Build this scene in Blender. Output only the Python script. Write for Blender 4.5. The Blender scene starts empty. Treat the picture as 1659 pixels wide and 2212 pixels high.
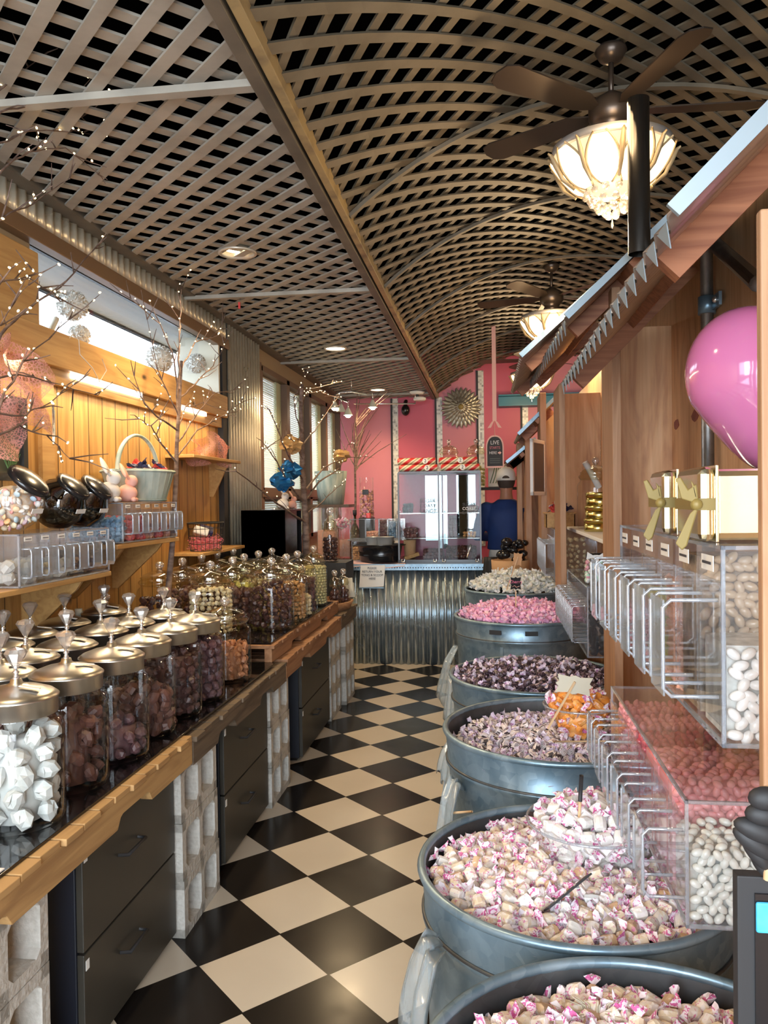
import bpy, math, random
from mathutils import Vector, Matrix, Euler
R=random.Random(7)
S=bpy.context.scene
COL=S.collection
# ---------------- camera ----------------
FX,YAW,PIT,ROL,HC=1732.1,0.129895,0.0162464,0.0133215,1.51
def basis():
    s,c=math.sin,math.cos
    f=Vector((-s(YAW)*c(PIT),c(YAW)*c(PIT),-s(PIT)))
    r0=Vector((c(YAW),s(YAW),0)); u0=r0.cross(f)
    return r0*c(ROL)-u0*s(ROL), r0*s(ROL)+u0*c(ROL), f
CR,CU,CF=basis()
cam=bpy.data.cameras.new('camera'); camo=bpy.data.objects.new('camera',cam); COL.objects.link(camo)
cam.sensor_fit='HORIZONTAL'; cam.sensor_width=36; cam.lens=FX/1659*36; cam.clip_start=.03
M=Matrix((CR,CU,-CF)).transposed().to_4x4(); M.translation=Vector((0,0,HC)); camo.matrix_world=M
S.camera=camo
def at(px,py,ax,v):
    "room point seen at a photograph pixel, on the room plane ax=v"
    d=CF+CR*((px-829.5)/FX)+CU*((1106-py)/FX); o=Vector((0,0,HC)); i='xyz'.index(ax)
    return o+d*((v-o[i])/d[i])
# ---------------- light ----------------
w=bpy.data.worlds.new('daylight'); S.world=w; w.use_nodes=True
w.node_tree.nodes['Background'].inputs[0].default_value=(.78,.9,1,1)
w.node_tree.nodes['Background'].inputs[1].default_value=5.0
S.view_settings.view_transform='Standard'; S.view_settings.look='None'; S.view_settings.exposure=0.6; S.view_settings.gamma=1
S.view_settings.use_curve_mapping=False
def area(name,loc,rot,sx,sy,power,col):
    l=bpy.data.lights.new(name,'AREA'); l.shape='RECTANGLE'; l.size=sx; l.size_y=sy; l.energy=power; l.color=col
    o=bpy.data.objects.new(name,l); COL.objects.link(o); o.location=loc; o.rotation_euler=rot; return o
area('storefront_daylight',(-.1,-4.2,2.3),(math.radians(86),0,0),5.5,3.4,490,(.84,.92,1))       # through the shop front behind the camera
S.cycles.max_bounces=8; S.cycles.transparent_max_bounces=28; S.cycles.caustics_reflective=False; S.cycles.caustics_refractive=False
S.cycles.sample_clamp_indirect=4; S.cycles.sample_clamp_direct=0
# ---------------- materials ----------------
def mat(name,col=(.8,.8,.8),rough=.5,metal=0,emit=None,es=0,spec=.5,alpha=None,coat=0,sss=0):
    m=bpy.data.materials.new(name); m.use_nodes=True; b=m.node_tree.nodes['Principled BSDF']
    b.inputs['Base Color'].default_value=(*col,1); b.inputs['Roughness'].default_value=rough; b.inputs['Metallic'].default_value=metal
    b.inputs['Specular IOR Level'].default_value=spec; b.inputs['Coat Weight'].default_value=coat
    if sss: b.inputs['Subsurface Weight'].default_value=sss; b.inputs['Subsurface Radius'].default_value=(.01,.006,.004)
    if emit: b.inputs['Emission Color'].default_value=(*emit,1); b.inputs['Emission Strength'].default_value=es
    if alpha is not None: b.inputs['Alpha'].default_value=alpha
    return m
class NT:
    def __init__(s,m): s.t=m.node_tree; s.b=s.t.nodes['Principled BSDF']
    def n(s,ty,**k):
        x=s.t.nodes.new(ty)
        for a,v in k.items():
            if a in('i',):
                for kk,vv in v.items():
                    if hasattr(vv,'is_output') or hasattr(vv,'links'): s.t.links.new(vv,x.inputs[kk])
                    else: x.inputs[kk].default_value=vv
            else: setattr(x,a,v)
        return x
    def l(s,a,b): s.t.links.new(a,b)
    def m(s,op,a,b=None,c=None):
        x=s.t.nodes.new('ShaderNodeMath'); x.operation=op
        for i,v in enumerate((a,b,c)):
            if v is None: continue
            if hasattr(v,'is_output'): s.t.links.new(v,x.inputs[i])
            else: x.inputs[i].default_value=v
        return x.outputs[0]
    def ramp(s,fac,stops):
        x=s.t.nodes.new('ShaderNodeValToRGB'); s.l(fac,x.inputs[0]); e=x.color_ramp.elements
        while len(e)<len(stops): e.new(.5)
        for i,(p,c) in enumerate(stops): e[i].position=p; e[i].color=(*c,1)
        return x.outputs[0]
    def mix(s,f,a,b,bt='MIX'):
        x=s.t.nodes.new('ShaderNodeMix'); x.data_type='RGBA'; x.blend_type=bt
        for i,v in ((0,f),(6,a),(7,b)):
            if hasattr(v,'is_output'): s.l(v,x.inputs[i])
            else: x.inputs[i].default_value=v if i==0 else (*v,1)
        return x.outputs[2]
    def co(s,sc=(1,1,1),kind='Object'):
        tc=s.t.nodes.new('ShaderNodeTexCoord'); mp=s.t.nodes.new('ShaderNodeMapping'); mp.inputs['Scale'].default_value=sc
        s.l(tc.outputs[kind],mp.inputs[0]); return mp.outputs[0]
    def noise(s,vec,scale=5,det=4,dist=0):
        x=s.t.nodes.new('ShaderNodeTexNoise'); x.inputs['Scale'].default_value=scale; x.inputs['Detail'].default_value=det; x.inputs['Distortion'].default_value=dist
        s.l(vec,x.inputs['Vector']); return x.outputs['Fac']
    def bump(s,h,st=.3,d=.01):
        x=s.t.nodes.new('ShaderNodeBump'); x.inputs['Strength'].default_value=st; x.inputs['Distance'].default_value=d; s.l(h,x.inputs['Height']); s.l(x.outputs[0],s.b.inputs['Normal'])
def rnd(nt): return nt.t.nodes.new('ShaderNodeObjectInfo').outputs['Random']
def noisy(name,c1,c2,sc=(1,1,1),scale=8,rough=.6,metal=0,bump=0,dist=0,coat=0,lo=.35,hi=.65,rv=0):
    m=mat(name,c1,rough,metal,coat=coat); t=NT(m); f=t.noise(t.co(sc),scale,5,dist); c=t.ramp(f,[(lo,c1),(hi,c2)])
    if rv:
        h=t.n('ShaderNodeHueSaturation'); t.l(c,h.inputs['Color']); t.l(t.m('MULTIPLY_ADD',rnd(t),rv,1-rv/2),h.inputs['Value']); c=h.outputs[0]
    t.l(c,t.b.inputs['Base Color'])
    if bump: t.bump(f,bump)
    return m
def wood(name,c1,c2,axis=2,plank=None,rough=.55,knots=True,pv=.25):
    m=mat(name,c1,rough); t=NT(m); sc=[9,9,9]; sc[axis]=.7
    f=t.noise(t.co(tuple(sc)),3.2,6,1.2); c=t.ramp(f,[(.3,c2),(.62,c1)])
    if knots:
        sk=[5,5,5]; sk[axis]=2.2
        v=t.n('ShaderNodeTexVoronoi'); v.inputs['Scale'].default_value=1.1; t.l(t.co(tuple(sk)),v.inputs['Vector'])
        k=t.ramp(v.outputs['Distance'],[(.03,(.12,.12,.12)),(.1,(1,1,1))]); c=t.mix(1,c,k,'MULTIPLY')
    if plank:
        ax,wd=plank; s=t.n('ShaderNodeSeparateXYZ'); t.l(t.co(),s.inputs[0]); u=t.m('DIVIDE',s.outputs[ax],wd); fl=t.m('FLOOR',u); fr=t.m('FRACT',u)
        wn=t.n('ShaderNodeTexWhiteNoise'); wn.noise_dimensions='1D'; t.l(fl,wn.inputs['W'])
        h=t.n('ShaderNodeHueSaturation'); t.l(c,h.inputs['Color']); t.l(t.m('MULTIPLY_ADD',wn.outputs['Value'],pv,1-pv/2),h.inputs['Value'])
        e=t.m('GREATER_THAN',t.m('ABSOLUTE',t.m('SUBTRACT',fr,.5)),.5-.004/wd); c=t.mix(e,h.outputs[0],(c2[0]*.25,c2[1]*.25,c2[2]*.25))
    t.l(c,t.b.inputs['Base Color']); t.bump(f,.15,.004); return m
def glassy(name,tint=(1,1,1),refl=.9,base=.04,rough=.02,milk=0,mcol=(.8,.85,.9)):
    m=bpy.data.materials.new(name); m.use_nodes=True; n=m.node_tree.nodes; l=m.node_tree.links; n.clear()
    o=n.new('ShaderNodeOutputMaterial'); tr=n.new('ShaderNodeBsdfTransparent'); tr.inputs[0].default_value=(*tint,1)
    g=n.new('ShaderNodeBsdfGlossy'); g.inputs['Roughness'].default_value=rough; g.inputs[0].default_value=(refl,refl,refl,1)
    lw=n.new('ShaderNodeLayerWeight'); lw.inputs[0].default_value=.45
    pw=n.new('ShaderNodeMath'); pw.operation='POWER'; l.new(lw.outputs['Facing'],pw.inputs[0]); pw.inputs[1].default_value=2.6
    ma=n.new('ShaderNodeMath'); ma.operation='MULTIPLY_ADD'; l.new(pw.outputs[0],ma.inputs[0]); ma.inputs[1].default_value=.6; ma.inputs[2].default_value=base
    mx=n.new('ShaderNodeMixShader'); l.new(ma.outputs[0],mx.inputs[0]); l.new(tr.outputs[0],mx.inputs[1]); l.new(g.outputs[0],mx.inputs[2]); last=mx
    if milk:
        d=n.new('ShaderNodeBsdfDiffuse'); d.inputs[0].default_value=(*mcol,1); m2=n.new('ShaderNodeMixShader'); m2.inputs[0].default_value=milk
        l.new(last.outputs[0],m2.inputs[1]); l.new(d.outputs[0],m2.inputs[2]); last=m2
    l.new(last.outputs[0],o.inputs[0]); return m
def emis(name,col,st):
    return mat(name,(0,0,0),.5,0,col,st)
G={}
G['glass']=glassy('jar_glass',(.985,.99,.985),base=.032)
G['lidglass']=glassy('lid_glass',(.95,.94,.82),base=.18)  # yellow tint stands in for warm lamp reflections on the lids
G['acryl']=glassy('clear_acrylic',(.975,.98,.985),base=.028,milk=.02)
G['edge']=glassy('acrylic_edge',(.80,.83,.87),base=.2,milk=.27,mcol=(.60,.65,.72))
G['crystal']=glassy('crystal',(.93,.9,.88),base=.34,milk=.12,mcol=(.9,.85,.8))
G['plastic']=glassy('thin_plastic',(.9,.93,.95),base=.14,milk=.28,mcol=(.6,.7,.76),rough=.12)
G['pane']=glassy('window_glass',(.97,.98,1),base=.04)
G['mirror']=mat('mirror',(.115,.14,.147),.01,1)
G['caseglass']=glassy('case_glass',(.98,.99,.985),base=.006)
G['steel']=mat('brushed_steel',(.62,.595,.55),.32,1)
G['chrome']=mat('chrome',(.8,.8,.8),.2,.85)
G['gold']=mat('gold_tin',(.88,.80,.55),.22,1)
G['goldbow']=mat('gold_ribbon',(.25,.18,.05),.5,.1)
G['black']=mat('black_lacquer',(.012,.012,.014),.2)
G['blackg']=mat('black_glass',(.006,.006,.007),.05)
G['matte']=mat('matte_black',(.02,.02,.022),.6)
G['white']=mat('white_paper',(.82,.81,.78),.7)
G['cream']=mat('cream_card',(.62,.57,.45),.8)
G['ink']=mat('ink',(.05,.05,.06),.7)
G['chalk']=mat('chalk_white',(.8,.78,.78),.8)
G['pinkink']=mat('pink_chalk',(.75,.2,.32),.8)
G['pale']=mat('pale_paint',(.72,.68,.55),.45)
G['cab']=noisy('cabinet_brown_grey',(.036,.032,.025),(.050,.045,.036),scale=3,rough=.42)
G['cabside']=mat('cabinet_side_black',(.006,.008,.016),.5)
G['block']=noisy('painted_cinder_block',(.47,.44,.39),(.57,.54,.49),scale=60,rough=.85,bump=.5)
G['lattice_dim']=noisy('dim_vault_lattice',(.105,.084,.056),(.15,.122,.085),scale=6,rough=.5,bump=.2)  # lattice colour darkened for the dimmer light under the vault
G['lattice']=noisy('lattice_paint',(.29,.27,.23),(.41,.385,.33),sc=(1,1,1),scale=6,rough=.5,bump=.2)
G['beam']=noisy('beam_paint',(.10,.085,.065),(.16,.135,.10),scale=5,rough=.55)
G['brass']=noisy('worn_tan_trim',(.42,.31,.15),(.2,.15,.09),scale=9,rough=.45,lo=.45,hi=.7)
G['void']=mat('dark_void',(.004,.004,.004),1,spec=0)
G['pine']=wood('knotty_pine',(.60,.34,.11),(.43,.21,.055),axis=2,plank=(1,.14),rough=.4)
G['pinebeam']=wood('pine_beam',(.58,.34,.12),(.44,.23,.07),axis=1,rough=.45)
G['stud']=wood('douglas_fir_stud',(.46,.26,.14),(.33,.16,.075),axis=2,knots=False)
G['raft']=wood('reddish_rafter',(.42,.17,.08),(.24,.08,.035),axis=0,knots=False)
m=mat('plywood',(.7,.4,.2),.5); t=NT(m); f1=t.noise(t.co((2.2,2.2,.55)),2.4,5,2.6); f2=t.noise(t.co((30,30,1.2)),2.0,4,.3)
c=t.mix(.30,t.ramp(f1,[(.30,(.42,.19,.085)),(.48,(.66,.36,.17)),(.68,(.76,.47,.25))]),t.ramp(f2,[(.3,(.45,.2,.09)),(.7,(.8,.5,.28))])); t.l(c,t.b.inputs['Base Color']); G['ply']=m
G['pallet']=wood('pallet_pine',(.50,.30,.12),(.33,.18,.07),axis=1,knots=False,rough=.7)
G['palletd']=wood('weathered_pallet',(.16,.115,.075),(.08,.055,.035),axis=1,knots=False,rough=.75)
G['palleto']=wood('orange_pallet',(.38,.20,.10),(.24,.11,.05),axis=1,knots=False,rough=.7)
def galv(name,c1,c2,rough=.35,sc=9,metal=.85):
    m=mat(name,c1,rough,metal); t=NT(m); v=t.n('ShaderNodeTexVoronoi'); v.inputs['Scale'].default_value=sc*4; t.l(t.co(),v.inputs['Vector'])
    f=t.noise(t.co(),sc*.45,6,.8); a=t.m('MULTIPLY_ADD',v.outputs['Color'],.16,.04); g=t.m('ADD',t.m('MULTIPLY',f,.85),a)
    t.l(t.ramp(g,[(.3,c1),(.7,c2)]),t.b.inputs['Base Color']); t.l(t.m('MULTIPLY_ADD',f,.35,rough-.15),t.b.inputs['Roughness']); return m
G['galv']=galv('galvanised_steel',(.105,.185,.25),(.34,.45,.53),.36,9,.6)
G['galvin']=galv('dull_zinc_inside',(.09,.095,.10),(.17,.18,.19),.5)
G['corr']=galv('corrugated_zinc',(.30,.37,.41),(.56,.63,.67),.24,5,.8)
G['corrw']=galv('corrugated_warm_zinc',(.52,.48,.38),(.78,.73,.60),.3,4,.5)
G['roof']=galv('weathered_roof_sheet',(.30,.24,.19),(.52,.43,.35),.34,6,.75)
G['flash']=mat('zinc_flashing',(.36,.44,.49),.45,.4)
# ---------------- mesh builder ----------------
class MB:
    def __init__(s): s.v=[];s.f=[];s.mi=[];s.sm=[];s.k=0;s.s=False
    def add(s,vs,fs,sm=None):
        o=len(s.v); s.v+= [tuple(x) for x in vs]
        for f in fs: s.f.append(tuple(i+o for i in f)); s.mi.append(s.k); s.sm.append(s.s if sm is None else sm)
        return s
    def box(s,x0,x1,y0,y1,z0,z1):
        return s.add([(x0,y0,z0),(x1,y0,z0),(x1,y1,z0),(x0,y1,z0),(x0,y0,z1),(x1,y0,z1),(x1,y1,z1),(x0,y1,z1)],[(3,2,1,0),(4,5,6,7),(0,1,5,4),(1,2,6,5),(2,3,7,6),(3,0,4,7)],False)
    def cbox(s,c,d,rot=None):
        h=[x/2 for x in d]; vs=[Vector((i*h[0],j*h[1],k*h[2])) for k in(-1,1) for j in(-1,1) for i in(-1,1)]
        if rot is not None: vs=[rot@v for v in vs]
        return s.add([v+Vector(c) for v in vs],[(0,2,3,1),(4,5,7,6),(0,1,5,4),(1,3,7,5),(3,2,6,7),(2,0,4,6)],False)
    def prism(s,pts,d):
        "extrude a closed outline (3d points) by vector d"
        n=len(pts); d=Vector(d); vs=[Vector(p) for p in pts]; vs+= [p+d for p in vs]
        return s.add(vs,[tuple(range(n))[::-1],tuple(range(n,2*n))]+[(i,(i+1)%n,n+(i+1)%n,n+i) for i in range(n)],False)
    def lathe(s,prof,n=24,c=(0,0,0),cap=True,arc=None,rot=None):
        vs=[];fs=[];m=len(prof)
        for i in range(n):
            a=2*math.pi*i/n
            for r,z in prof:
                p=Vector((r*math.cos(a),r*math.sin(a),z))
                if rot is not None: p=rot@p
                vs.append(p+Vector(c))
        for i in range(n):
            j=(i+1)%n
            for k in range(m-1):
                fs.append((i*m+k,j*m+k,j*m+k+1,i*m+k+1))
        s.add(vs,fs,True)
        if cap:
            if prof[0][0]>1e-5: s.f.append(tuple(len(s.v)-n*m+i*m for i in range(n))[::-1]); s.mi.append(s.k); s.sm.append(False)
            if prof[-1][0]>1e-5: s.f.append(tuple(len(s.v)-n*m+i*m+m-1 for i in range(n))); s.mi.append(s.k); s.sm.append(False)
        return s
    def tube(s,pts,r,n=8,close=False):
        pts=[Vector(p) for p in pts]; rs=r if isinstance(r,(list,tuple)) else [r]*len(pts); m=len(pts); vs=[];fs=[]; up=None
        for i,p in enumerate(pts):
            if close: t=pts[(i+1)%m]-pts[i-1]
            else: t=(pts[min(i+1,m-1)]-pts[max(i-1,0)])
            t=t.normalized() if t.length>1e-9 else Vector((0,0,1))
            if up is None: up=Vector((0,0,1)) if abs(t.z)<.9 else Vector((1,0,0))
            a=t.cross(up); a=a.normalized() if a.length>1e-6 else t.orthogonal().normalized(); b=a.cross(t).normalized(); up=b
            for k in range(n):
                an=2*math.pi*k/n; vs.append(p+(a*math.cos(an)+b*math.sin(an))*rs[i])
        for i in range(m if close else m-1):
            j=(i+1)%m
            for k in range(n): fs.append((i*n+k,i*n+(k+1)%n,j*n+(k+1)%n,j*n+k))
        if not close: fs+= [tuple(range(n)),tuple(range((m-1)*n,m*n))[::-1]]
        return s.add(vs,fs,True)
    def bar(s,a,b,w,h,up=(0,0,1)):
        a=Vector(a);b=Vector(b);t=(b-a).normalized();x=t.cross(Vector(up)).normalized();u=x.cross(t)
        vs=[p+x*i*w/2+u*j*h/2 for p in(a,b) for i,j in((-1,-1),(1,-1),(1,1),(-1,1))]
        return s.add(vs,[(0,1,2,3),(7,6,5,4),(0,4,5,1),(1,5,6,2),(2,6,7,3),(3,7,4,0)],False)
    def grid(s,fn,nu,nv,sm=True):
        vs=[fn(i/nu,j/nv) for j in range(nv+1) for i in range(nu+1)]
        return s.add(vs,[(j*(nu+1)+i,j*(nu+1)+i+1,(j+1)*(nu+1)+i+1,(j+1)*(nu+1)+i) for j in range(nv) for i in range(nu)],sm)
    def sph(s,c,r,n=12,m=8,sc=(1,1,1),rot=None):
        pr=[(math.sin(math.pi*k/m),-math.cos(math.pi*k/m)) for k in range(m+1)]
        vs=[];fs=[];
        for i in range(n):
            a=2*math.pi*i/n
            for q,z in pr:
                p=Vector((q*math.cos(a)*r*sc[0],q*math.sin(a)*r*sc[1],z*r*sc[2]))
                if rot is not None: p=rot@p
                vs.append(p+Vector(c))
        for i in range(n):
            j=(i+1)%n
            for k in range(m): fs.append((i*(m+1)+k,j*(m+1)+k,j*(m+1)+k+1,i*(m+1)+k+1))
        return s.add(vs,fs,True)
    def mesh(s,name,mats):
        me=bpy.data.meshes.new(name); me.from_pydata(s.v,[],s.f)
        for m in (mats if isinstance(mats,(list,tuple)) else [mats]): me.materials.append(G[m] if isinstance(m,str) else m)
        me.polygons.foreach_set('material_index',s.mi); me.polygons.foreach_set('use_smooth',s.sm); me.update(); return me
    def build(s,name,mats,parent=None,bevel=0,solid=0):
        o=bpy.data.objects.new(name,s.mesh(name,mats)); COL.objects.link(o)
        if parent is not None: o.parent=parent
        if solid: d=o.modifiers.new('t','SOLIDIFY'); d.thickness=solid; d.offset=0
        if bevel: b=o.modifiers.new('b','BEVEL'); b.width=bevel; b.segments=2; b.limit_method='ANGLE'
        return o
def tag(o,label,cat,group=None,kind=None):
    o['label']=label; o['category']=cat
    if group: o['group']=group
    if kind: o['kind']=kind
    return o
def thing(name,label,cat,loc=(0,0,0),rz=0,group=None):
    o=bpy.data.objects.new(name,None); COL.objects.link(o); o.location=loc; o.rotation_euler=(0,0,rz); o.empty_display_size=.05
    return tag(o,label,cat,group)
def struct(o): o['kind']='structure'; return o
def dup(o,loc=None,rot=None,label=None,parent=None,scale=None):
    c=o.copy(); COL.objects.link(c)
    if parent is not None: c.parent=parent
    if loc is not None: c.location=loc
    if rot is not None: c.rotation_euler=rot
    if scale is not None: c.scale=scale if isinstance(scale,(tuple,list)) else (scale,)*3
    if label: c['label']=label
    for ch in o.children: dup(ch,parent=c)
    return c
def text(body,size,m,parent,loc,rot,name='lettering',al='CENTER',sx=1):
    cu=bpy.data.curves.new(name,'FONT'); cu.body=body; cu.size=size; cu.align_x=al; cu.align_y='CENTER'; cu.extrude=.0008; cu.materials.append(G[m] if isinstance(m,str) else m)
    o=bpy.data.objects.new(name,cu); COL.objects.link(o); o.parent=parent; o.location=loc; o.rotation_euler=rot; o.scale=(sx,1,1)
    me=bpy.data.meshes.new_from_object(o); q=bpy.data.objects.new(name,me); COL.objects.link(q); q.parent=parent; q.location=loc; q.rotation_euler=rot; q.scale=(sx,1,1); bpy.data.objects.remove(o); return q
PI=math.pi
def rr(a,b): return R.uniform(a,b)
# ================= the room =================
XL,XR,YB,ZC=-1.9,1.95,10.2,2.8
YF=-1.2
# floor: twelve inch vinyl tiles laid on the diagonal
m=mat('checker_tiles',(.5,.5,.5),.12); t=NT(m); s=t.n('ShaderNodeSeparateXYZ'); t.l(t.co(),s.inputs[0])
x=t.m('ADD',s.outputs[0],.736836); y=t.m('SUBTRACT',s.outputs[1],2.694317); k=1/(math.sqrt(2)*.3048)
u=t.m('MULTIPLY',t.m('ADD',x,y),k); v=t.m('MULTIPLY',t.m('SUBTRACT',y,x),k)
par=t.m('MODULO',t.m('ADD',t.m('ADD',t.m('FLOOR',u),t.m('FLOOR',v)),100),2)
n=t.noise(t.co(),2.2,4); wh=t.ramp(n,[(.3,(.58,.495,.385)),(.7,(.65,.565,.45))]); bl=t.ramp(n,[(.35,(.010,.008,.007)),(.7,(.018,.014,.012))])
c=t.mix(par,wh,bl)
g=t.m('MAXIMUM',t.m('ABSOLUTE',t.m('SUBTRACT',t.m('FRACT',u),.5)),t.m('ABSOLUTE',t.m('SUBTRACT',t.m('FRACT',v),.5)))
c=t.mix(t.m('GREATER_THAN',g,.491),c,(.012,.01,.009)); t.l(c,t.b.inputs['Base Color']); t.l(t.m('MULTIPLY_ADD',t.noise(t.co(),9,3),.14,.15),t.b.inputs['Roughness'])
t.l(t.m('MULTIPLY_ADD',par,-.04,.3),t.b.inputs['Specular IOR Level'])
G['floor']=m
struct(MB().box(XL-.2,XR+.2,YF-.2,YB+.2,-.05,0).build('floor','floor'))
# roof above the lattice; near-black sheets on the walls paint in its darkness
struct(MB().box(XL-.2,XR+.2,YF-.2,YB+.2,3.75,3.8).box(XL-.01,XL+.03,YF,YB,2.86,3.75).box(XL,XR,YB-.03,YB-.0,3.35,3.75).build('ceiling','void'))
G['asphalt']=mat('asphalt',(.10,.10,.10),.9); struct(MB().box(-14,-2.16,-12,22,-.2,-.12).build('ground_outside','asphalt'))
# left wall pieces (openings: strip window, blind windows)
W0,W1,WZ0,WZ1=at(65,600,'x',-1.9).y,5.44,2.26,2.60
b=MB(); b.box(-2.15,-1.9,YF,5.6,0,WZ0-.0); b.build('wall_left','pine')['kind']='structure'
b=MB(); b.box(-2.15,-1.9,YF,W0,WZ0,3.75).box(-1.97,-1.9,W0,W1,2.645,3.75).box(-2.15,-1.9,W1,5.6,WZ0,3.75).box(-2.15,-1.9,5.6,6.47,0,3.75).box(-2.15,-1.9,6.47,YB,2.66,3.75).box(-2.15,-1.9,6.47,YB,0,1.12)
G['wl']=mat('tan_metal_wall',(.34,.26,.16),.5); struct(b.build('wall_left_upper',['wl']))
# pine beam under the strip window, end panel and post
struct(MB().box(-1.93,-1.84,YF,5.55,2.10,2.255).build('trim_1','pinebeam',bevel=.004))
struct(MB().box(-2.16,-1.86,W1-.02,W1+.005,2.25,2.66).build('trim_2','pale'))
pst=MB().box(-1.899,-1.86,W0-.30,W0,2.255,2.56).build('wood_post','pinebeam',bevel=.005); tag(pst,'short pine post closing the near end of the strip window','post')
# window frame + pane + soffit outside
b=MB(); 
b.box(-1.99,-1.97,W0,W1,2.635,2.66).box(-2.13,-2.09,W0,W1,2.255,2.275)
wf=struct(b.build('window_1','black')); MB().box(-2.006,-2.0,W0,W1,2.27,2.66).build('pane','pane',wf)
SX=-2.46
G['soffit']=mat('painted_soffit',(.80,.86,.88),.6)
YS=2.3; sx=lambda y:-2.34+0*y
struct(MB().prism([(-1.97,YS,2.66),(-1.97,YB+1,2.66),(sx(YB+1),YB+1,2.66),(sx(YS),YS,2.66)],(0,0,.04)).build('roof_soffit','soffit'))
struct(MB().bar((sx(YS)-.008,YS,2.672),(sx(YB+1)-.008,YB+1,2.672),.014,.055).bar((sx(YS)-.035,YS,2.655),(sx(YB+1)-.035,YB+1,2.655),.008,.012).build('trim_3','matte'))
# corrugated valance above window + brown header
def corrug(p0,p1,h,pitch,amp,nrm,down=(0,0,-1),waves=8):
    "corrugated sheet: from p0 to p1 across ribs, extends down*h"
    p0=Vector(p0);p1=Vector(p1);L=(p1-p0).length;n=int(L/pitch*waves);d=Vector(down)*h;N=Vector(nrm)
    b=MB(); vs=[]
    for i in range(n+1):
        s_=i/n; q=p0.lerp(p1,s_)+N*amp*math.cos(2*PI*s_*L/pitch); vs+= [q,q+d]
    b.add(vs,[(2*i,2*i+2,2*i+3,2*i+1) for i in range(n)],True); return b
struct(corrug((-1.87,YF,2.79),(-1.87,5.62,2.79),.13,.068,.008,(1,0,0)).build('trim_4','corrw',solid=.001))
G['hdr']=mat('brown_header',(.20,.115,.055),.4,.2)
struct(MB().box(-1.9,-1.845,YF,5.62,2.60,2.67).build('trim_5','hdr',bevel=.003))
struct(MB().box(-1.9,-1.8,YF,YB,2.79,2.83).build('trim_6','beam'))
# corrugated column
cc=corrug((-1.865,5.60,2.79),(-1.865,6.46,2.79),1.75,.068,.013,(1,0,0)); struct(cc.build('column_corrugated','corrw',solid=.001))
struct(corrug((-1.90,5.60,2.79),(-1.865,5.60,2.79),1.75,.068,.006,(0,1,0)).build('trim_7','corrw',solid=.001))
struct(MB().box(-1.9,-1.86,5.50,5.60,0,2.6).build('trim_8','matte'))
# under-beam light strips
G['strip']=emis('strip_light',(1,.93,.82),5)
for i,(y0,y1,lab) in enumerate(((3.42,4.15,'bright slim strip light under the pine beam, the nearer one'),(4.75,5.15,'short slim strip light under the pine beam, beside the second branch tree'))):
    o=MB().box(-1.88,-1.855,y0,y1,2.075,2.098).build('strip_light','strip'); tag(o,lab,'strip light','strip lights under the beam')
area('strip_glow',(-1.8,4.0,2.06),(0,math.radians(-20),0),.05,2.6,9,(1,.8,.5))
# pine battens on the left wall
b=MB().box(-1.9,-1.87,W0-.35,5.5,2.03,2.10); struct(b.build('trim_9','pinebeam'))
hn=thing('door_hinge','galvanised hinge on the pine wall left of the light strip','hinge',(-1.9,3.27,1.86)); 
MB().box(0,.012,-.05,.05,-.06,.06).build('leaf','galv',hn); MB().tube([(.015,.02,-.09),(.015,.02,.09)],.01).build('pin','chrome',hn); struct(MB().box(-1.9,-1.88,3.2,3.3,1.0,2.03).build('trim_10','pinebeam'))
# blind windows: upper and lower row
G['frame']=mat('brown_window_frame',(.13,.075,.045),.45)
G['slat']=mat('blind_slat',(.8,.82,.76),.5)
G['sash']=mat('pale_green_sash',(.42,.46,.32),.5)
ys=[6.52,7.44,8.38,9.24,10.12]
k=2
for z0,z1 in((1.62,2.6),(1.16,1.52)):
    for i in range(4):
        y0,y1=ys[i],ys[i+1]; f=MB()
        for a in((y0,y0+.05,z0-.04,z1+.04),(y1-.05,y1,z0-.04,z1+.04),(y0,y1,z1,z1+.05),(y0,y1,z0-.05,z0)): f.box(-2.0,-1.87,a[0],a[1],a[2],a[3])
        wf=struct(f.build('window_%d'%k,'frame')); k+=1
        s_=MB().box(-1.96,-1.93,y1-.22,y1-.06,z0,z1); s_.build('sash','sash',wf)
        b=MB(); z=z0+.01
        while z<z1: b.cbox((-1.945,(y0+y1-.16)/2,z),(.03,y1-y0-.27,.002),Euler((0,.9,0)).to_matrix()); z+=.02
        b.build('blind','slat',wf); MB().box(-2.02,-2.01,y0+.04,y1-.04,z0,z1).build('pane','pane',wf)
struct(MB().box(-2.0,-1.86,6.47,YB,1.54,1.60).build('trim_11','frame'))
struct(MB().box(-1.92,-1.865,6.46,6.52,1.1,2.66).build('trim_12','frame'))
# back wall, bays of two pinks
for nm,cc_ in(('pinkl',(.70,.235,.29)),('pinkd',(.60,.10,.165))): G[nm]=noisy('wall_'+nm,cc_,tuple(q*.94 for q in cc_),scale=2,rough=.5)
b=MB(); xs=[-2.1,-1.224,-.661,-.136,.411,2.1]
for i in range(5): b.k=i%2; b.box(xs[i],xs[i+1],YB,YB+.15,0,3.75)
struct(b.build('wall_back',['pinkl','pinkd']))
m=mat('mosaic',(.6,.6,.6),.3); t=NT(m); s=t.n('ShaderNodeSeparateXYZ'); t.l(t.co((42,42,42)),s.inputs[0]); wn=t.n('ShaderNodeTexWhiteNoise'); wn.noise_dimensions='2D'
cv=t.n('ShaderNodeCombineXYZ'); t.l(t.m('FLOOR',s.outputs[0]),cv.inputs[0]); t.l(t.m('FLOOR',s.outputs[2]),cv.inputs[1]); t.l(cv.outputs[0],wn.inputs['Vector'])
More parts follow.
